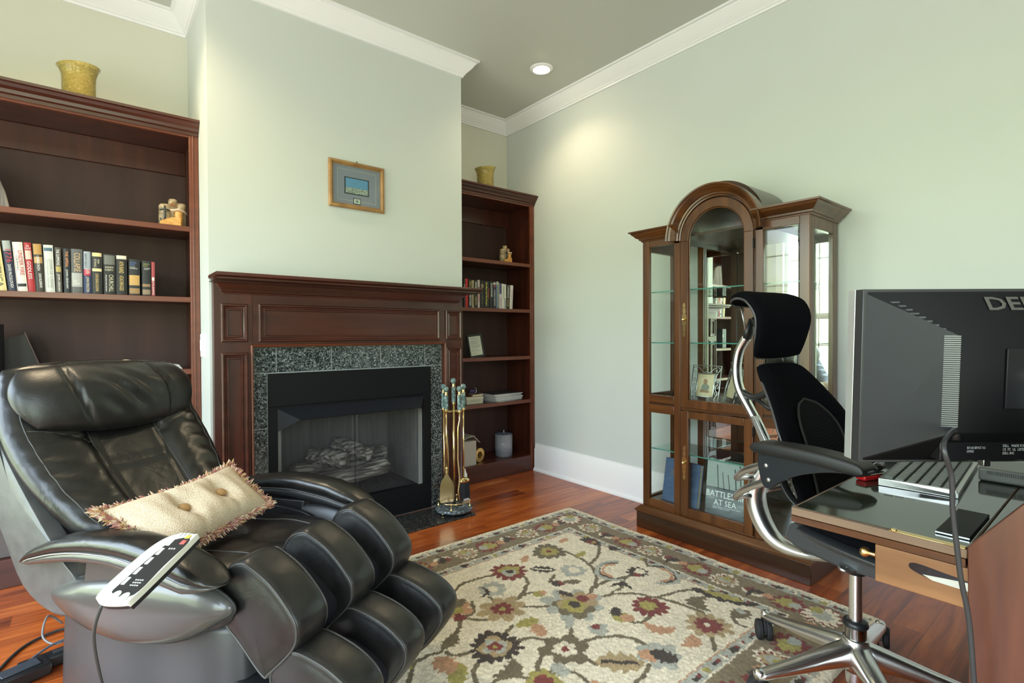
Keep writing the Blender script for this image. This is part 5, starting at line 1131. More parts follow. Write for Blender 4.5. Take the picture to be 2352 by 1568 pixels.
# arms
def arm(s, uc):
    topc = [(-.275, .497), (-.20, .548), (-.08, .592), (.06, .620), (.20, .630), (.34, .618), (.44, .588), (.50, .556)]
    botc = [(.505, .535), (.42, .512), (.30, .528), (.15, .543), (0, .535), (-.12, .512), (-.22, .488)]
    # upper padded part: loft of ellipses
    def lofted(name, zt, zb, hw_, mat, n=26):
        bm = BM(); rings = []
        for i in range(n+1):
            f = .5-.5*math.cos(PI*i/n); v = -.280+.79*f; e = math.sqrt(max(0, 1-(2*f-1)**(4 if f < .5 else 10))); e = max(e, .04)
            a, b = zt(v), zb(v); hh = hw_*e*(.80+.30*f); c = (a+b)/2; q = (a-b)/2*max(.25, e)
            rings.append([UVW(uc+hh*math.copysign(abs(math.cos(k*PI/12))**.75, math.cos(k*PI/12)), v, c+q*math.copysign(abs(math.sin(k*PI/12))**.85, math.sin(k*PI/12))) for k in range(24)])
        loft(bm, rings); return obj(name, bm, mat, t, smooth=True)
    def interp(P):
        xs, ys = [p[0] for p in P], [p[1] for p in P]; return lambda v: float(np.interp(v, xs, ys))
    zt = interp(topc); zb_ = interp(sorted(botc)); mid = lambda v: zb_(v)*.5+zt(v)*.5
    if s > 0: dz = .0
    a = lofted('armrest_pad', zt, lambda v: mid(v)-.012, .050, Lt)
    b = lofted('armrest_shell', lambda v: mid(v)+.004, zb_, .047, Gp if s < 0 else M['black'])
    bm = BM(); tube(bm, [UVW(uc-s*.0-.0+(-.001 if s < 0 else .001)+s*-0, v, 0) for v in (0, 1)], .001, 4); bm.free()
    for sd in (-1, 1):
        bm = BM(); pts = []
        for i in range(2, 25):
            f = i/26; v = -.280+.79*f; e = math.sqrt(max(0, 1-(2*f-1)**(4 if f < .5 else 10))); pts.append(UVW(uc+sd*.0495*e*(.80+.30*f), v, mid(v)-.004))
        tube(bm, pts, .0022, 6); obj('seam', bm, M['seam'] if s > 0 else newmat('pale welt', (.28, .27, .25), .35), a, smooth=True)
arm(-1, -.318); arm(1, .305)
# arm posts
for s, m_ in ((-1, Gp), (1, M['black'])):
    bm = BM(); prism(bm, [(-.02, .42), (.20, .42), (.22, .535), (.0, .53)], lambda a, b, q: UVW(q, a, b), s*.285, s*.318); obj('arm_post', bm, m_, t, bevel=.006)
bm = BM(); prism(bm, [(p.x, p.y) for p in cr([(-.06, .50, 0), (.12, .512, 0), (.27, .49, 0), (.29, .44, 0), (.10, .455, 0), (-.06, .45, 0)], 5, True)], lambda a, b, q: UVW(q, a, b), .262, .278); obj('inner_arm_panel', bm, M['black'], t, bevel=.003)
# lens-shaped side pods
pod = [(-.178, .403), (-.085, .455), (.042, .487), (.29, .520), (.425, .517), (.496, .494), (.514, .465), (.467, .430), (.364, .372), (.255, .337), (.124, .321), (-.051, .339)]
for s in (-1, 1):
    poly = [(p.x, p.y-.0) for p in cr([(a, b, 0) for a, b in pod], 6, True)]
    bm = BM(); c = Vector((.17, .425)); rings = []
    for off, sc_ in ((.0, .98), (.012, 1.0), (.022, .98), (.032, .93), (.041, .84), (.048, .70), (.053, .5), (.056, .25)):
        rings.append([UVW(s*(.285+off), c.x+(a-c.x)*sc_, c.y+(b-c.y)*sc_) for a, b in poly])
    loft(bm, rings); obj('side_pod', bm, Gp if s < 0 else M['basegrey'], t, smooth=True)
    bm = BM(); tube(bm, [UVW(s*.296, c.x+(a-c.x)*1.006, c.y+(b-c.y)*1.006) for a, b in poly], .0035, 6, closed=True); obj('pod_gasket', bm, M['rubber'], t, smooth=True)
# leg rest: three calf pads and three foot pads
calf = [(.452, .555), (.505, .582), (.545, .572), (.61, .535), (.675, .47), (.692, .425), (.675, .375), (.60, .300), (.575, .290), (.50, .36), (.435, .42), (.425, .49)]
foot = [(.600, .335), (.635, .372), (.680, .385), (.77, .362), (.835, .325), (.862, .285), (.850, .235), (.785, .150), (.745, .135), (.66, .20), (.59, .28)]
for uc, hh in ((-.215, .058), (0, .056), (.215, .058)):
    o = padX('calf_pad', calf, uc, hh, Ll, t, .024, .010, pipe=.0032); padX('foot_pad', foot, uc, hh*.95, Ll, t, .024, .010, pipe=.0032)
for nm, a, b in (('calf_liner', [(.45, .47), (.52, .49), (.60, .44), (.635, .385), (.59, .31), (.50, .37), (.44, .42)], 0), ('foot_liner', [(.62, .29), (.68, .30), (.76, .27), (.80, .22), (.76, .155), (.66, .21), (.60, .27)], 0)):
    padX(nm, a, 0, .235, M['suede'], t, .02, .004)
for s in (-1, 1):
    bm = BM(); tube(bm, [UVW(s*.13, .40, .20), UVW(s*.13, .52, .26), UVW(s*.13, .60, .27)], .014, 8); obj('leg_rest_bracket', bm, M['black'], t)
boxo('leg_rest_frame', -.24, .24, -.56, -.44, .20, .235, M['black'], t, .008)

# ------------------------------------------------------------------ tufted pillow on the recliner
o_ = Vector((.25, 2.02, 0)); thr = math.radians(31.6)
RM = Matrix.Translation(o_) @ Matrix.Rotation(thr, 4, 'Z')
def wpt(u, v, w): return RM @ UVW(u, v, w)
corners = {k: wpt(*p) for k, p in dict(tl=(-.285, -.055, .635), tr=(.155, .035, .665), br=(.225, .150, .520), bl=(-.060, .200, .490), ).items()}
# rectangle fitted: long axis, short axis
tl, tr, br, bl_ = wpt(-.290, -.003, .640), wpt(.150, .000, .667), wpt(.152, .178, .540), wpt(-.285, .285, .545)
ctr_ = (tl+tr+br+bl_)/4; ax = ((tr+br)/2-(tl+bl_)/2); ay = ((tl+tr)/2-(bl_+br)/2); az = ax.cross(ay).normalized()
t = thing('throw_pillow', 'beige button tufted pillow with pink and cream fringe on the recliner seat', 'pillow', tuple(ctr_))
ax, ay = ax/2, ay/2
def S_p(x, y):
    a, b = x*(1-.04*(1-y*y)), y*(1-.17*(1-x*x))
    i, j = (a+1)/2, (b+1)/2
    return bl_*(1-i)*(1-j)+br*i*(1-j)+tl*(1-i)*j+tr*i*j-ctr_+az*(.016*a*a)
def dimp(x, y): return math.exp(-(((x-.38)/.17)**2+((y)/.42)**2))+math.exp(-(((x+.30)/.17)**2+((y)/.42)**2))
def tp(x, y): return .066*(1-.25*abs(x)**3)-.034*dimp(x, y)-.006*math.exp(-((x-.38)/.05)**2)-.006*math.exp(-((x+.30)/.05)**2)+.0022*math.sin(24*x)*math.exp(-(y/.8)**2)
wv = newmat('woven beige', rough=.85, spec=.2); c_ = coords(wv, (1, 1, 1)); wa = nd(wv, 'ShaderNodeTexVoronoi', Scale=330); ln(wv, c_, wa.inputs['Vector'])
ln(wv, rampn(wv, wa.outputs['Distance'], [(.2, (.70, .58, .42)), (.7, (.50, .39, .26))]), wv.node_tree.nodes['Principled BSDF'].inputs['Base Color']); bump(wv, wa.outputs['Distance'], .6, .002)
bm = BM(); sfp = cushion(bm, S_p, tp, lambda x, y: .045, 70, 50, 3); body = obj('cover', bm, wv, t, smooth=True)
for x in (.38, -.30):
    bm = BM(); bmesh.ops.create_uvsphere(bm, u_segments=20, v_segments=10, radius=.0165); p = sfp(x, 0, .014); q = az.to_track_quat('Z', 'Y').to_matrix().to_4x4()
    for v in bm.verts: v.co = (q @ Vector((v.co.x, v.co.y, v.co.z*.55)))+p
    obj('button', bm, newmat('tan button', (.36, .20, .07), .5), t, smooth=True)
r = random.Random(9); fm = [newmat('fringe '+n, c, .9) for n, c in (('cream', (.62, .50, .34)), ('rose', (.30, .11, .09)), ('pink', (.45, .24, .19)), ('tan', (.50, .30, .13)))]
edge = [S_p(x, 1) for x in np.linspace(-1, 1, 60)]+[S_p(1, y) for y in np.linspace(1, -1, 26)]+[S_p(x, -1) for x in np.linspace(1, -1, 60)]+[S_p(-1, y) for y in np.linspace(-1, 1, 26)]
for k, m_ in enumerate(fm):
    bm = BM()
    for i, p in enumerate(edge):
        for j in range(12):
            q = p+Vector((r.uniform(-.006, .006), r.uniform(-.006, .006), r.uniform(-.006, .006)))
            out = p.normalized()*r.uniform(.006, .018)+Vector((r.uniform(-.010, .010), r.uniform(-.010, .010), r.uniform(-.006, .012)))+az*r.uniform(-.006, .008)
            if (i//5+j+k) % 4 == 0 or r.random() < .22: tube(bm, [q, q+out*.6+az*.002, q+out], [.0019, .0022, .0010], 4, cap=False)
    tag(obj('fringe', bm, m_, t), kind='stuff')

# ------------------------------------------------------------------ massage remote lying on the near arm
a_, b_, c2, d2_ = wpt(-.385, .500, .672), wpt(-.382, .392, .672), wpt(-.515, .355, .605), wpt(-.520, .455, .600)
t = thing('massage_remote', 'cream and black remote control panel lying across the near armrest', 'remote control', tuple(wpt(-.40, .40, .65)))
P0 = Vector(t.location)
# plane through four pixel-matched corners
far_l, far_r, near_l, near_r = wpt(-.362, .370, .664), wpt(-.362, .475, .668), wpt(-.535, .385, .590), wpt(-.540, .500, .592)
fc, nc = (far_l+far_r)/2, (near_l+near_r)/2; Yd = (fc-nc); Ln = Yd.length; Yd.normalize(); Xd = (far_r-far_l); Xd = (Xd-Yd*Xd.dot(Yd)).normalized(); Zd = Xd.cross(Yd)
MM = Matrix((Xd, Yd, Zd)).transposed().to_4x4(); MM.translation = (fc+nc)/2
t.matrix_world = MM
hw2, hl = .050, Ln/2
out = [(p.x, p.y) for p in cr([(-hw2*.55, -hl, 0), (hw2*.75, -hl*.97, 0), (hw2, -hl*.80, 0), (hw2, hl*.85, 0), (hw2*.85, hl, 0), (-hw2*.1, hl, 0), (-hw2*.75, hl*.75, 0), (-hw2, hl*.2, 0), (-hw2*1.02, -hl*.75, 0)], 6, True)]
bm = BM(); prism(bm, out, lambda a, b, q: (a, b, q), -.006, .008); obj('housing', bm, M['cream'], t, bevel=.004, seg=3)
bm = BM(); prism(bm, [(a*.97+.001, b*.98) for a, b in out], lambda a, b, q: (a, b, q), -.016, -.006); obj('underside', bm, M['black'], t, bevel=.003)
face = [(p.x, p.y) for p in cr([(-hw2*.25, -hl*.80, 0), (hw2*.90, -hl*.80, 0), (hw2*.94, 0, 0), (hw2*.94, hl*.80, 0), (hw2*.1, hl*.80, 0), (-hw2*.20, hl*.5, 0), (-hw2*.38, -hl*.5, 0)], 5, True)]
bm = BM(); prism(bm, face, lambda a, b, q: (a, b, q), .0078, .0088); kp = obj('control_face', bm, newmat('charcoal keypad', (.022, .022, .022), .3), t)
wb = newmat('pale buttons', (.62, .64, .62), .4)
def btn(x, y, w, h, m_=wb): boxo('button', x-w/2, x+w/2, y-h/2, y+h/2, .0088, .0102, m_, kp, .001)
for i in range(5): btn(.000-.0025*(4-i), -.045+i*.028, .010, .020)
for i in range(3): btn(.004+i*.011, .090-.0*i, .008, .014)
btn(.034, .085, .013, .010, newmat('yellow button', (.80, .50, .06), .4)); btn(.036, .068, .013, .012, newmat('red button', (.70, .10, .09), .4))
for x, y in ((.002, -.080), (.028, -.083)):
    bm = BM(); lathe(bm, [(0, .0104), (.009, .0104), (.0105, .0098), (.0105, .0088), (0, .0088)], 24, (x, y, 0)); obj('dial', bm, wb, kp, smooth=True)
for i in range(4):
    for j in range(3): btn(.014+i*.006, -.055+j*.007, .004, .003)
for i in range(3): btn(.016+i*.007, .048, .004, .004)
lettering('legend', 'MASSAGE', .05, .003, face_frame((-.030, .02, .0085), (0, 1, 0), (-1, 0, 0)), newmat('grey legend', (.25, .25, .24), .5), t)
Mi = MM.inverted()
bm = BM(); ww = [wpt(-.525, .395, .575), wpt(-.52, .36, .50), wpt(-.47, .30, .36), wpt(-.42, .26, .22), wpt(-.38, .24, .10), wpt(-.36, .23, .03)]
tube(bm, [Mi @ p for p in cr(ww, 8)], .0035, 8); obj('cable', bm, newmat('grey cable', (.05, .05, .05), .5), t, smooth=True)

# ------------------------------------------------------------------ cords and power adapter on the floor
t = thing('power_adapter', 'black power adapter block on the floor under the recliner', 'power adapter', (-.20, 2.36, .0), .35)
boxo('block', -.075, .075, -.04, .04, .001, .045, M['black'], t, .008, 3); boxo('ridge', -.05, .05, -.025, .025, .045, .050, newmat('grey block top', (.04, .045, .055), .4), t, .002)
t = thing('power_strip', 'long black power strip on the floor behind the recliner base', 'power strip', (-.07, 2.43, 0), .25)
boxo('bar', -.14, .14, -.028, .028, .001, .04, M['black'], t, .006)
for k in range(4): boxo('socket', -.11+k*.06, -.08+k*.06, -.012, .012, .0402, .0425, newmat('socket grey', (.03, .03, .03), .5), t)
def cord(name, pts, r_, m_, label):
    bm = BM(); tube(bm, cr(pts, 10), r_, 8); o = obj(name, bm, m_, None, smooth=True); tag(o, label, 'cord')
cord('floor_cable', [(-.28, 2.30, .006), (-.26, 2.48, .006), (-.20, 2.62, .006), (-.10, 2.66, .010), (-.02, 2.60, .012), (.02, 2.52, .03)], .005, M['rubber'], 'thick black cord curving over the floor boards at the bottom left')
cord('floor_cable', [(-.20, 2.40, .03), (-.12, 2.45, .055), (-.02, 2.45, .06), (.03, 2.40, .05)], .004, newmat('blue grey cord', (.06, .07, .09), .4), 'thin grey blue cord running over the power strip')
cord('floor_cable', [(-.10, 2.62, .05), (-.14, 2.60, .10), (-.15, 2.52, .06), (-.10, 2.47, .045), (-.03, 2.52, .10), (-.02, 2.56, .15)], .0035, newmat('light grey cord', (.16, .16, .16), .4), 'light grey cord looped behind the recliner base')
# ------------------------------------------------------------------ office chair; local x = -s (camera side is -x), y = rearwards, z up
t = thing('office_chair', 'black ergonomic office chair with headrest and polished aluminium frame', 'office chair', (1.87, .575, .006), math.radians(-10))
Fb, Ch, Bk = M['fabric'], M['chrome'], M['black']
def Q(s, b, z): return Vector((-s, b, z))
# star base: angles in world 76+72k -> local +10
hub_z = .125
for k in range(5):
    a = math.radians(76+10+72*k); c, s = math.cos(a), math.sin(a); bm = BM()
    st = [(.0, .135, .036, .040), (.05, .130, .034, .036), (.12, .120, .030, .028), (.20, .106, .026, .021), (.27, .094, .022, .017), (.315, .087, .020, .015), (.337, .084, .016, .012)]
    rings = []
    for r_, z, w, h in st:
        rings.append([(c*r_-s*w*math.copysign(abs(math.cos(q*PI/8))**.7, math.cos(q*PI/8)), s*r_+c*w*math.copysign(abs(math.cos(q*PI/8))**.7, math.cos(q*PI/8)), z+h*math.copysign(abs(math.sin(q*PI/8))**.9, math.sin(q*PI/8))) for q in range(16)])
    loft(bm, rings); lathe(bm, [(0, .104), (.013, .103), (.017, .095), (.017, .070), (0, .070)], 18, (c*.328, s*.328, 0)); lg = obj('leg', bm, Ch, t, smooth=True)
    # caster
    cx_, cy_ = c*.328, s*.328; ca = a+.9+k; dx, dy = math.cos(ca), math.sin(ca)
    px, py = cx_-dy*.016+c*.012, cy_+dx*.016+s*.012
    for sd in (-1, 1):
        bm = BM(); rr = [(0, -.011), (.026, -.011), (.034, -.008), (.036, -.003), (.036, .006), (.033, .010), (0, .010)]; lathe(bm, rr, 28)
        Mq = Matrix.Translation((px+dx*.016*sd, py+dy*.016*sd, .0365)) @ Matrix.Rotation(ca, 4, 'Z') @ Matrix.Rotation(PI/2, 4, 'Y')
        for v in bm.verts: v.co = Mq @ v.co
        obj('wheel', bm, M['rubber'], lg, sharp=.6)
    bm = BM(); Mq = Matrix.Translation((px, py, .038)) @ Matrix.Rotation(ca, 4, 'Z')
    poly = [(.034*math.cos(q*PI/12), .034*math.sin(q*PI/12)) for q in range(0, 13)]+[(-.034, -.004), (.034, -.004)]
    prism(bm, poly, lambda A, B_, q: Mq @ Vector((q, A, B_)), -.005, .005); lathe(bm, [(0, .072), (.007, .072), (.007, .050), (0, .050)], 12, (cx_, cy_, 0)); obj('caster_fork', bm, Bk, lg, bevel=.001)
bm = BM(); lathe(bm, [(0, .075), (.030, .075), (.034, .085), (.040, .11), (.040, .155), (.037, .175), (.035, .18), (0, .18)], 32); obj('hub', bm, Ch, t, smooth=True)
bm = BM(); lathe(bm, [(0, .035), (.026, .035), (.028, .075), (0, .075)], 24); obj('hub_foot', bm, Ch, t, sharp=.5)
bm = BM(); lathe(bm, [(0, .18), (.030, .18), (.030, .215), (.028, .217), (0, .217)], 28); obj('gas_sleeve', bm, newmat('dark chrome', (.35, .34, .33), .12, 1), t, sharp=.5)
bm = BM(); lathe(bm, [(0, .217), (.034, .217), (.036, .221), (.034, .232), (.024, .236), (0, .236)], 28); obj('gas_collar', bm, Bk, t, smooth=True)
bm = BM(); lathe(bm, [(0, .236), (.0185, .236), (.0185, .40), (0, .40)], 28); obj('gas_column', bm, Ch, t, sharp=.5)
bm = BM(); lathe(bm, [(0, .385), (.028, .385), (.030, .41), (.034, .425), (0, .43)], 24); obj('column_socket', bm, Bk, t, smooth=True)
# tilt mechanism and knob
bm = BM(); prism(bm, [(-.22, .445), (-.20, .425), (.0, .405), (.16, .42), (.20, .445), (.18, .50), (-.22, .50)], lambda a, b, q: Q(q, a, b), -.065, .065); obj('mechanism', bm, newmat('grey housing', (.045, .047, .050), .4), t, bevel=.012, seg=3)
bm = BM(); lathe(bm, [(0, 0), (.040, 0), (.042, .004), (.038, .010), (0, .012)], 28)
for v in bm.verts: v.co = Matrix.Rotation(.25, 3, 'X') @ Vector((v.co.x*1.2, v.co.y*.6, v.co.z)); v.co += Q(.055, -.01, .418)
obj('adjuster_disc', bm, M['silver'], t, smooth=True)
bm = BM(); lathe(bm, [(0, 0), (.009, 0), (.010, .003), (.007, .005), (0, .005)], 16)
for v in bm.verts: v.co = Q(.066+v.co.z, -.02+v.co.x, .468+v.co.y)
obj('bolt', bm, M['silver'], t)
# seat shell and cushion
def S_s(x, y):
    a, b = sq(x, y); return Q(-a*.235, -.115+b*.235, .555+.012*b-.012*max(0, -b-.5)+.008*a*a)
bm = BM(); cushion(bm, S_s, lambda x, y: .036, lambda x, y: .022, 36, 36, 6); obj('seat', bm, Fb, t, smooth=True)
def S_s2(x, y):
    a, b = sq(x, y); return Q(-a*.225, -.115+b*.228, .525+.012*b)
bm = BM(); cushion(bm, S_s2, lambda x, y: .012, lambda x, y: .030+.02*(1-abs(x)), 30, 30, 5); obj('seat_shell', bm, newmat('grey shell', (.035, .037, .040), .35), t, smooth=True)
# backrest
bp = cr([(0, .10, .585), (0, .108, .66), (0, .130, .76), (0, .170, .86), (0, .222, .945), (0, .288, 1.035)], 10)
def bat(f, P): f = max(0, min(.9999, f))*(len(P)-1); i = int(f); return P[i].lerp(P[i+1], f-i)
def hwb(f): return float(np.interp(f, [0, .25, .55, .8, 1], [.19, .215, .205, .165, .125]))
def S_b(x, y):
    k = .10; a, b = x*math.sqrt(1-k*y*y), y*math.sqrt(1-k*x*x); f = (b+1)/2; p = bat(f, bp); return Q(-a*hwb(f), p.y-.045*a*a*(1-f*.5), p.z)
bm = BM(); sfo = cushion(bm, S_b, lambda x, y: .026+.008*math.exp(-((abs(x)-.72)/.14)**2), lambda x, y: .016, 50, 60, 8); bo = obj('backrest', bm, Fb, t, smooth=True)
bm = BM(); rim = [S_b(math.copysign(min(1, abs(math.cos(q*PI/40))*1.25), math.cos(q*PI/40))*.99, math.copysign(min(1, abs(math.sin(q*PI/40))*1.25), math.sin(q*PI/40))*.99)+Vector((0, .004, 0)) for q in range(80)]; tube(bm, rim, .0045, 6, closed=True); obj('rim', bm, newmat('grey rim', (.05, .05, .055), .35), bo, smooth=True)
# lumbar mesh panel: arch-shaped patch on the front
msh = newmat('black mesh', rough=.9, spec=.05); c_ = coords(msh, (1, 1, 1)); vv = nd(msh, 'ShaderNodeTexVoronoi', Scale=260, Randomness=.0); ln(msh, c_, vv.inputs['Vector'])
ln(msh, rampn(msh, vv.outputs['Distance'], [(.25, (.001, .001, .001)), (.45, (.010, .010, .011))]), msh.node_tree.nodes['Principled BSDF'].inputs['Base Color'])
bm = BM(); gw, gh = 20, 26; G = {}
def lum(x, y): # x -1..1, y 0..1
    e = math.sqrt(max(0, 1-max(0, (y-.62)/.38)**2)); return sfo(-.02+x*.56*e, -.92+y*1.32, .007)
for i in range(gw+1):
    for j in range(gh+1): G[i, j] = bm.verts.new(lum(-1+2*i/gw, j/gh))
for i in range(gw):
    for j in range(gh): bm.faces.new((G[i, j], G[i+1, j], G[i+1, j+1], G[i, j+1]))
obj('lumbar_mesh', bm, msh, t, smooth=True)
bm = BM(); pts = [lum(-1, j/20) for j in range(20)]+[lum(-1+2*i/16, 1.0) for i in range(17)][1:-1]+[lum(1, j/20) for j in range(19, -1, -1)]; tube(bm, pts, .004, 6); obj('lumbar_rim', bm, newmat('rim fabric', (.012, .012, .010), .8), bo, smooth=True)
# headrest
hp = cr([(0, .388, 1.250), (0, .368, 1.268), (0, .330, 1.272), (0, .288, 1.255), (0, .262, 1.205), (0, .268, 1.140), (0, .290, 1.055)], 8)
def hwh(f): return float(np.interp(f, [0, .5, 1], [.128, .160, .140]))
def S_h(x, y):
    k = .12; a, b = x*math.sqrt(1-k*y*y), y*math.sqrt(1-k*x*x); f = (1-b)/2; p = bat(f, hp); return Q(-a*hwh(f), p.y-.022*a*a, p.z)
bm = BM(); cushion(bm, S_h, lambda x, y: .026, lambda x, y: .016, 40, 60, 7); hd = obj('headrest', bm, Fb, t, smooth=True)
bm = BM(); rim = [S_h(math.copysign(min(1, abs(math.cos(q*PI/40))*1.25), math.cos(q*PI/40))*.985, math.copysign(min(1, abs(math.sin(q*PI/40))*1.25), math.sin(q*PI/40))*.985)+Vector((0, .008, -.003)) for q in range(80)]; tube(bm, rim, .0045, 6, closed=True); obj('rim', bm, newmat('grey rim', (.05, .05, .055), .35), hd, smooth=True)
# rear aluminium bow
bow = cr([Q(0, b, z) for b, z in ((.392, 1.130), (.425, 1.075), (.436, 1.00), (.422, .93), (.375, .855), (.325, .775), (.300, .70), (.325, .63), (.350, .56), (.345, .49), (.305, .42), (.245, .385), (.15, .385), (.05, .412), (-.06, .425))], 6)
n = len(bow); rad = [.016+.018*max(0, math.sin(PI*min(1, max(0, (i/n-.40)/.45)))) for i in range(n)]
bm = BM(); tube(bm, bow, rad, 14, flat=(1.25, .95)); obj('frame_bow', bm, Ch, t, smooth=True)
bm = BM(); tube(bm, [Q(0, .392, 1.126), Q(0, .383, 1.15), Q(0, .372, 1.20)], [.016, .018, .010], 10, flat=(1.3, .8)); tube(bm, [Q(0, .372, 1.20), Q(0, .340, 1.16), Q(0, .300, 1.14)], .010, 8); obj('headrest_pivot', bm, Bk, t, smooth=True)
bm = BM(); tube(bm, [Q(.03, .375, 1.16), Q(.035, .392, 1.248)], .0035, 8); obj('headrest_rod', bm, M['silver'], t, smooth=True)
bm = BM(); tube(bm, cr([Q(0, .415, .92), Q(0, .36, .905), Q(0, .30, .93), Q(0, .245, .955)], 5), .013, 10); tube(bm, [Q(0, .36, .905), Q(0, .30, .87), Q(0, .235, .875)], .009, 8); obj('back_pivot', bm, Bk, t, smooth=True)
bm = BM(); tube(bm, [Q(.02, .29, .93), Q(.02, .245, .80), Q(.02, .215, .70)], .004, 8); obj('tilt_rod', bm, M['silver'], t, smooth=True)
bm = BM(); prism(bm, [(.362, .835), (.345, .838), (.27, .70), (.255, .64), (.27, .64), (.31, .72)], lambda a, b, q: Q(q, a, b), -.012, .020); obj('back_plate', bm, M['silver'], t, bevel=.002)
bm = BM(); tube(bm, cr([Q(0, .30, .70), Q(0, .25, .66), Q(0, .18, .63), Q(0, .10, .60)], 5), .016, 8); tube(bm, cr([Q(.08, .20, .66), Q(.09, .16, .60), Q(.07, .10, .54), Q(.05, .12, .50)], 5), .010, 8, flat=(1.6, .6)); obj('lower_linkage', bm, Bk, t, smooth=True)
# arms with twin tubes
for s in (1, -1):
    for (b0, z0, b1, z1) in ((.345, .610, .115, .742), (.350, .540, .110, .690)):
        bm = BM(); tube(bm, cr([Q(s*.01, b0-.01, z0), Q(s*.07, b0+.006, z0+.006), Q(s*.17, b0-.04, z0+.028), Q(s*.255, (b0+b1)/2-.02, (z0+z1)/2+.02), Q(s*.285, b1, z1)], 8), .0115, 12); obj('arm_tube', bm, M['silver'], t, smooth=True)
    poly = [(p.x, p.y) for p in cr([(.128, .775, 0), (.122, .70, 0), (.100, .672, 0), (.06, .700, 0), (0, .735, 0), (-.08, .762, 0), (-.16, .775, 0), (-.18, .790, 0), (-.05, .797, 0), (.06, .795, 0)], 5, True)]
    bm = BM(); prism(bm, poly, lambda a, b, q: Q(s*.290+q, a, b), -.012, .012); obj('arm_bracket', bm, newmat('satin black', (.018, .020, .024), .25), t, bevel=.004)
    def S_a(x, y):
        a, b = x*math.sqrt(max(0, 1-.30*y*y)), y; return Q(s*.290+a*-.043, -.020+b*.162, .798-.006*b*b-.008*max(0, -b)**2)
    bm = BM(); cushion(bm, S_a, lambda x, y: .021, lambda x, y: .016, 28, 60, 14); obj('arm_pad', bm, newmat('arm pad', (.006, .006, .007), .5), t, smooth=True)
    for b, z in ((.112, .742), (.104, .700)):
        bm = BM(); lathe(bm, [(0, 0), (.007, 0), (.006, .003), (0, .004)], 14)
        for v in bm.verts: v.co = Q(s*(.302+v.co.z), b-.01+v.co.x, z+v.co.y)
        obj('bolt', bm, M['silver'], t)
# ------------------------------------------------------------------ slant-front desk with its lid folded down
DX0, DX1 = 1.243, 2.36
t = thing('writing_desk', 'slant front wooden desk with its dark glossy lid folded open', 'desk', ((DX0+DX1)/2, .0, 0))
hx = (DX1-DX0)/2; D, DE, DL = M['desk'], M['deskedge'], M['desklight']
dark_top = noisy('dark polished lid', [(.3, (.012, .016, .011)), (.7, (.026, .030, .020))], (3, 12, 3), 1, 5, .07, 0, .03, .001, .7)
prof = [(.195, 0), (.204, .757), (-.02, 1.055), (-.24, 1.055), (-.24, 0)]
for s in (-1, 1):
    a, b = sorted((s*hx, s*(hx-.022))); bm = BM(); prism(bm, prof, lambda p, q, x: (x, p, q), a, b); obj('side_panel', bm, D, t, bevel=.0015)
boxo('back_board', -hx+.022, hx-.022, -.238, -.226, .02, 1.05, D, t); boxo('top_board', -hx+.022, hx-.022, -.226, -.015, 1.035, 1.055, D, t)
boxo('desk_floor', -hx+.022, hx-.022, -.226, .200, .730, .752, dark_top, t)
lid = boxo('lid', -hx+.002, hx-.002, .2045, .513, .733, .7505, DE, t, .002)
boxo('writing_surface', -hx+.014, hx-.014, .206, .506, .7505, .7515, dark_top, lid)
bm = BM(); sweep(bm, [(0, .0), (.006, .003), (.008, .008), (.003, .014), (0, .014)], [(-hx+.002, .207, .718), (-hx+.002, .513, .718), (hx-.002, .513, .718)], (0, 0, 1)); obj('lid_bead', bm, M['walnutx'], lid, sharp=.5)
bm = BM(); box(bm, -hx-.001, -hx+.016, .207, .325, .7512, .7530); obj('hinge_plate', bm, M['oldbrass'], lid, bevel=.001)
bm = BM(); lathe(bm, [(0, 0), (.006, 0), (.005, .003), (0, .004)], 14, (-hx+.006, .318, .753)); obj('hinge_screw', bm, M['brass'], lid, smooth=True)
for s in (-1, 1):
    x = s*(hx-.014)
    sl = boxo('lid_support', x-.011, x+.011, .150, .349, .640, .716, DL, t, .002)
    bm = BM(); lathe(bm, [(0, 0), (.006, 0), (.0045, .006), (.0045, .012), (.010, .018), (.0105, .024), (.006, .029), (0, .030)], 18)
    for v in bm.verts: v.co = Vector((x+v.co.x, .349+v.co.z, .690+v.co.y))
    obj('brass_knob', bm, M['oldbrass'], sl, smooth=True)
    if s < 0:
        poly = [(p.x, p.y) for p in cr([(.197, .678, 0), (.25, .676, 0), (.285, .684, 0), (.292, .694, 0), (.280, .700, 0), (.24, .696, 0), (.197, .690, 0)], 4, True)]
        bm = BM(); prism(bm, poly, lambda a, b, q: (q, a, b), x-.0118, x-.0111); obj('slot', bm, M['blackgloss'], sl)
        bm = BM(); prism(bm, [(.198, .674), (.255, .6755), (.270, .682), (.235, .686), (.198, .690)], lambda a, b, q: (q, a, b), x-.0128, x-.0119); obj('slot_liner', bm, newmat('pale slot liner', (.42, .41, .37), .5), sl)
for k, (z0, z1_) in enumerate(((.06, .26), (.265, .45), (.455, .63))):
    dr = boxo('drawer', -hx+.026, hx-.026, -.20, .192, z0, z1_, M['desk'], t, .003)
    for s in (-.28, .28):
        bm = BM(); lathe(bm, [(0, 0), (.006, 0), (.005, .012), (.013, .018), (.012, .026), (0, .029)], 16)
        for v in bm.verts: v.co = Vector((s+v.co.x, .192+v.co.z, (z0+z1_)/2+v.co.y))
        obj('drawer_knob', bm, M['oldbrass'], dr, smooth=True)
boxo('rail', -hx+.022, hx-.022, .17, .192, .64, .728, D, t)

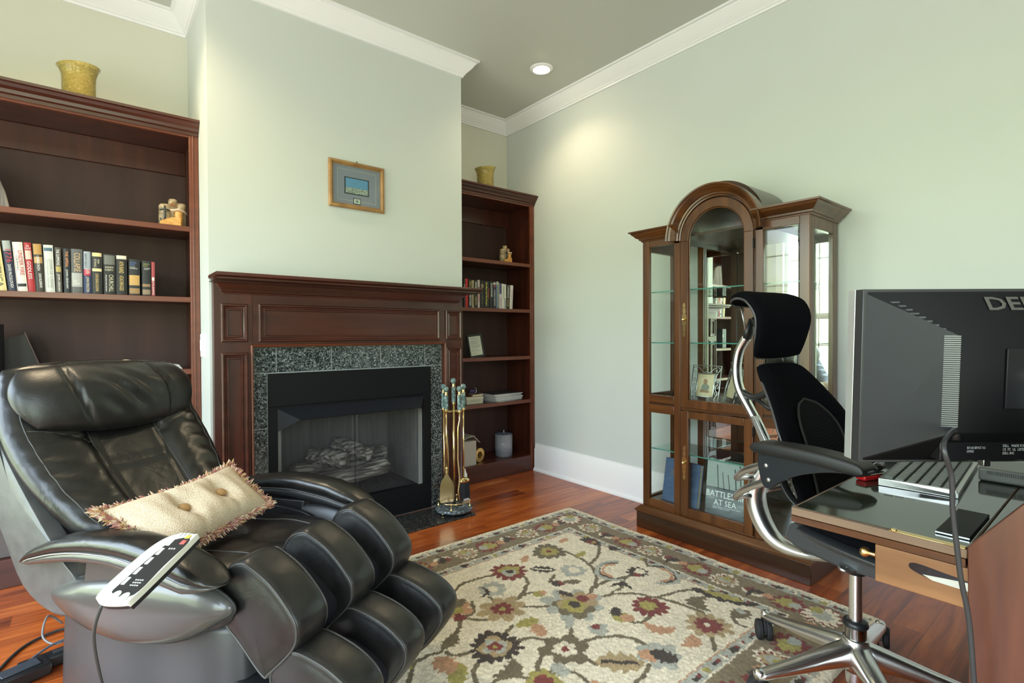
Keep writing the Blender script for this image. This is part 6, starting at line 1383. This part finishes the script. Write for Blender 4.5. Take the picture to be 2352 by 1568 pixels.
# ------------------------------------------------------------------ monitor seen from behind
r_ = Vector((.775, -.632, 0)).normalized(); nrm = Vector((.632, .775, 0))
mt_ = thing('computer_monitor', 'large black flat screen monitor seen from behind with a silver edge', 'monitor', (1.212+.29*.775, .369-.29*.632, .7525))
t = mt_
tilt = math.radians(2.2)
upd = (Vector((0, 0, 1))*math.cos(tilt)-nrm*math.sin(tilt)).normalized()
out_ = r_.cross(upd)   # toward the camera side
bz = .887-.7525
org = Vector((0, 0, bz))+nrm*.014
def PM(a, h, d): return org+r_*a+upd*h+out_*d   # a: -W..W, h: 0..H, d: towards the viewer
if out_.dot(nrm) > 0: out_ = -out_
Wd, H = .290, .352
def mbox(name, a0, a1, h0, h1, d0, d1, mat, par=t, bevel=.002):
    bm = BM(); vs_ = [bm.verts.new(PM(a, h, d)) for a in (a0, a1) for h in (h0, h1) for d in (d0, d1)]
    for f in ((0, 1, 3, 2), (4, 6, 7, 5), (0, 4, 5, 1), (2, 3, 7, 6), (0, 2, 6, 4), (1, 5, 7, 3)): bm.faces.new([vs_[i] for i in f])
    return obj(name, bm, mat, par, bevel=bevel)
sl_ = newmat('silver bezel', (.60, .60, .58), .3, .6); bkp = newmat('monitor plastic', (.009, .009, .010), .45, 0, .25); slope_sheen_m = newmat('monitor slope with painted sheen', (.045, .048, .055), .4)
mbox('screen', -Wd+.012, Wd-.012, .014, H-.012, -.0335, -.0325, M['blackgloss'], t, 0)
mbox('silver_bezel', -Wd, Wd, 0, H, -.032, -.0105, sl_, t, .001)
mbox('rear_frame', -Wd, Wd, .0, H, -.010, .014, newmat('brushed dark side', (.06, .06, .062), .3, .5), t, .001)
# tapered housing: frustum
bm = BM(); dd = .010
o_r = [(-Wd+.002, .002), (Wd-.002, .002), (Wd-.002, H-.002), (-Wd+.002, H-.002)]; i_r = [(-.130, .070), (.135, .070), (.135, .262), (-.130, .262)]
A = [bm.verts.new(PM(a, h, .012)) for a, h in o_r]; A0 = [bm.verts.new(PM(a, h, .003)) for a, h in o_r]; Bq = [bm.verts.new(PM(a, h, .062)) for a, h in i_r]
for k in range(4): k2 = (k+1) % 4; bm.faces.new((A[k], A[k2], Bq[k2], Bq[k])); bm.faces.new((A0[k], A0[k2], A[k2], A[k]))
bm.faces.new(Bq); bm.faces.new(A0[::-1]); hs = obj('rear_housing', bm, newmat('deep black plastic', (.005, .005, .0055), .5, 0, .15), t, bevel=.002)
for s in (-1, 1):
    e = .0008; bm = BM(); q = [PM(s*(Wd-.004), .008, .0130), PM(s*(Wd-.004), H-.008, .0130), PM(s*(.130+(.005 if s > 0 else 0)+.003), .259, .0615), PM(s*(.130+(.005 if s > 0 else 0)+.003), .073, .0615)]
    bm.faces.new([bm.verts.new(p+out_*e) for p in q]); bmesh.ops.solidify(bm, geom=bm.faces[:], thickness=.0006); obj('slope_sheen', bm, slope_sheen_m, hs)  # paler overlay: window light on the slopes is put into the colour
# vent slats along the left slope edge
bm = BM(); nn = 44
for k in range(nn):
    h = .082+.176*k/(nn-1)
    v_ = [bm.verts.new(p) for p in (PM(-.158, h, .0545), PM(-.132, h, .0628), PM(-.132, h+.0021, .0628), PM(-.158, h+.0021, .0545))]; bm.faces.new(v_)
tag(obj('vent_grille', bm, newmat('grille edge', (.16, .165, .17), .35, .5), hs), kind='stuff')
bm = BM()
for k in range(9):
    h = .262+.0075*k; a = -.165-.0105*k
    v_ = [bm.verts.new(p) for p in (PM(a, h+.002, .052-.0035*k), PM(a+.020, h+.002, .0585-.0035*k), PM(a+.020, h+.005, .0582-.0035*k), PM(a, h+.005, .052-.0035*k))]; bm.faces.new(v_)
tag(obj('vent_slots', bm, M['black'], hs), kind='stuff')
def MF(a, h, d): return face_frame(PM(a, h, d), r_, upd)
lettering('maker_lettering', 'DELL', .125, .030, face_frame(PM(.006, H-.030, .0300), r_, (upd*.80+out_*-.44)) , newmat('grey emboss', (.085, .082, .075), .35), t, .0006, bold=.02)
mbox('port_strip', -.12, .20, .062, .078, .030, .052, M['black'], t, 0)
for k, a in enumerate((-.045, -.010, .028, .06)):
    mbox('port', a-.009, a+.009, .052, .0595, .046, .0475, newmat('port metal', (.35, .36, .37), .3, .8) if k < 2 else newmat('blue port', (.04, .10, .25), .4), t, .001)
mbox('port', -.073, -.066, .053, .059, .046, .047, newmat('orange port', (.55, .25, .05), .4), t, .001)
mbox('rating_plate', -.062, .010, .030, .054, .0505, .0512, M['black'], t, 0) if False else None
bm = BM()
lp = mbox('lower_panel', -.150, .20, .012, .062, .006, .046, M['blackgloss'], t, .002)
lettering('rating_text', 'DELL   MADE FOR USE\nCE  FC  UL  LISTED\nDELL INC', .055, .020, MF(.000, .034, .0463), newmat('label print', (.55, .56, .55), .5), t)
lettering('rating_text', 'REV A00 SERVICE TAG\nEXPRESS', .036, .012, MF(-.080, .034, .0463), newmat('label print', (.40, .41, .42), .5), t)
mbox('mount_plate', -.045, .075, .118, .235, .064, .067, bkp, t, .001)
bm = BM(); tube(bm, [PM(.0375, .175, .067), PM(.0375, .175, .095)], .028, 24); arm_ = obj('mount_hub', bm, M['silver'], t, sharp=.5)
bm = BM(); tube(bm, [PM(.0375, .185, .088), PM(.0375, .08, .093), Vector((.195, -.14, .012))], .020, 16); obj('stand_neck', bm, M['silver'], t, smooth=True)
bm = BM(); q0 = Vector((.195, -.14, 0)); lathe(bm, [(0, .0), (.10, 0), (.102, .006), (.095, .012), (0, .014)], 40, (q0.x, q0.y, 0)); obj('stand_foot', bm, M['silver'], t, smooth=True)
for a in (-.052, .052): mbox('cable_clip', a, a+.014, -.004, .010, .020, .034, M['silver'], t, .001)
# monitor power cord
bm = BM(); Lc = Vector(t.location)
cp = [PM(-.128, .078, .052)+Lc, (1.155, .222, .955), (1.160, .212, .90), (1.165, .211, .84), (1.168, .206, .78), (1.17, .200, .72), (1.175, .190, .65), (1.175, .183, .55), (1.178, .170, .35), (1.18, .16, .15), (1.20, .12, .012), (1.35, .05, .008)]
tube(bm, [Vector(p)-Lc for p in cr(cp, 8)], .0042, 10); obj('power_cord', bm, newmat('black cord', (.03, .03, .032), .35), t, smooth=True)
bm = BM(); tube(bm, [PM(-.128, .088, .050), PM(-.1285, .055, .056)], .0075, 10); obj('cord_plug', bm, M['black'], t, smooth=True)

# keyboard
def quad_frame(p_fl, p_fr, p_bl, z, thk):
    pass
kx, ky = Vector((2.054-1.655, .309-.290, 0)), None
t = thing('keyboard', 'silver and black computer keyboard on the open desk lid behind the monitor', 'keyboard', (1.815, .378, .7522), math.atan2(.030, .41))
Lk, Wk = .215, .078
bm = BM(); prism(bm, [(-Wk, .0), (Wk, 0), (Wk, .020), (-Wk, .010)], lambda a, b, q: (q, a, b), -Lk, Lk); obj('tray', bm, newmat('black tray', (.02, .022, .021), .4), t, bevel=.002); boxo('front_edge', -Lk, -Lk+.008, -Wk-.001, Wk, .0, .019, M['silver'], t, .001); boxo('palm_edge', -Lk, Lk, -Wk-.004, -Wk+.006, 0, .012, newmat('silver tray', (.42, .44, .43), .35, .3), t, .001)
km = newmat('key cap', (.13, .145, .14), .4); r = random.Random(1)
nk = 0
for j in range(6):
    for i in range(16):
        if i in (15,) and j in (3,): continue
        x = -Lk+.016+i*.0262; y = -Wk+.018+j*.0235
        zt = .010+.010*(y+Wk)/(2*Wk)
        boxo('key', x-.0108, x+.0108, y-.0095, y+.0095, zt, zt+.006, km, t, .0015, 1)
t = thing('stapler', 'small red desk gadget with a black round grip beside the keyboard', 'gadget', (1.652, .470, .7522), -.35)
boxo('body', -.045, .045, -.014, .014, 0, .014, newmat('red enamel', (.55, .015, .02), .25), t, .004); boxo('silver_strip', -.044, .044, -.015, .015, .014, .017, M['silver'], t, .001)
bm = BM(); tube(bm, [(.012, 0, .026), (.050, .010, .030)], .011, 16); obj('grip', bm, M['blackgloss'], t, smooth=True)
# small computer
t = thing('mini_computer', 'small grey slotted computer box on the desk under the monitor', 'computer', (1.925, .235, .7527), math.radians(0))
boxo('case', -.075, .075, -.075, .048, 0, .036, newmat('grey case', (.10, .105, .10), .4), t, .006, 3)
for k in range(22): boxo('vent', -.0765, -.0752, -.060+k*.0042, -.058+k*.0042, .020, .030, M['black'], t)
boxo('usb_port', -.0765, -.0752, -.064, -.058, .006, .011, M['black'], t); boxo('usb_port', -.0765, -.0752, -.050, -.044, .006, .011, M['black'], t)
bm = BM()
t = thing('tablet_tray', 'thin dark slab with a silver edge lying near the desk hinge', 'tray', (1.40, .232, .7522), 0)
boxo('slab', -.10, .10, -.022, .030, .0, .005, newmat('matt tray', (.012, .013, .012), .6, 0, .15), t, .001); boxo('edge', -.1015, -.1002, -.022, .030, .001, .004, M['silver'], t)
bm = BM(); 
t = thing('monitor_riser', 'silver wire stand on the desk behind the small computer', 'stand', (2.16, .10, .7522))
for k in range(3):
    bm = BM(); tube(bm, [(-.16+.02*k, .12-.03*k, .003), (.10, -.10+.02*k, .0035+.006*k)], .0028, 8); obj('bar', bm, M['silver'], t, smooth=True)
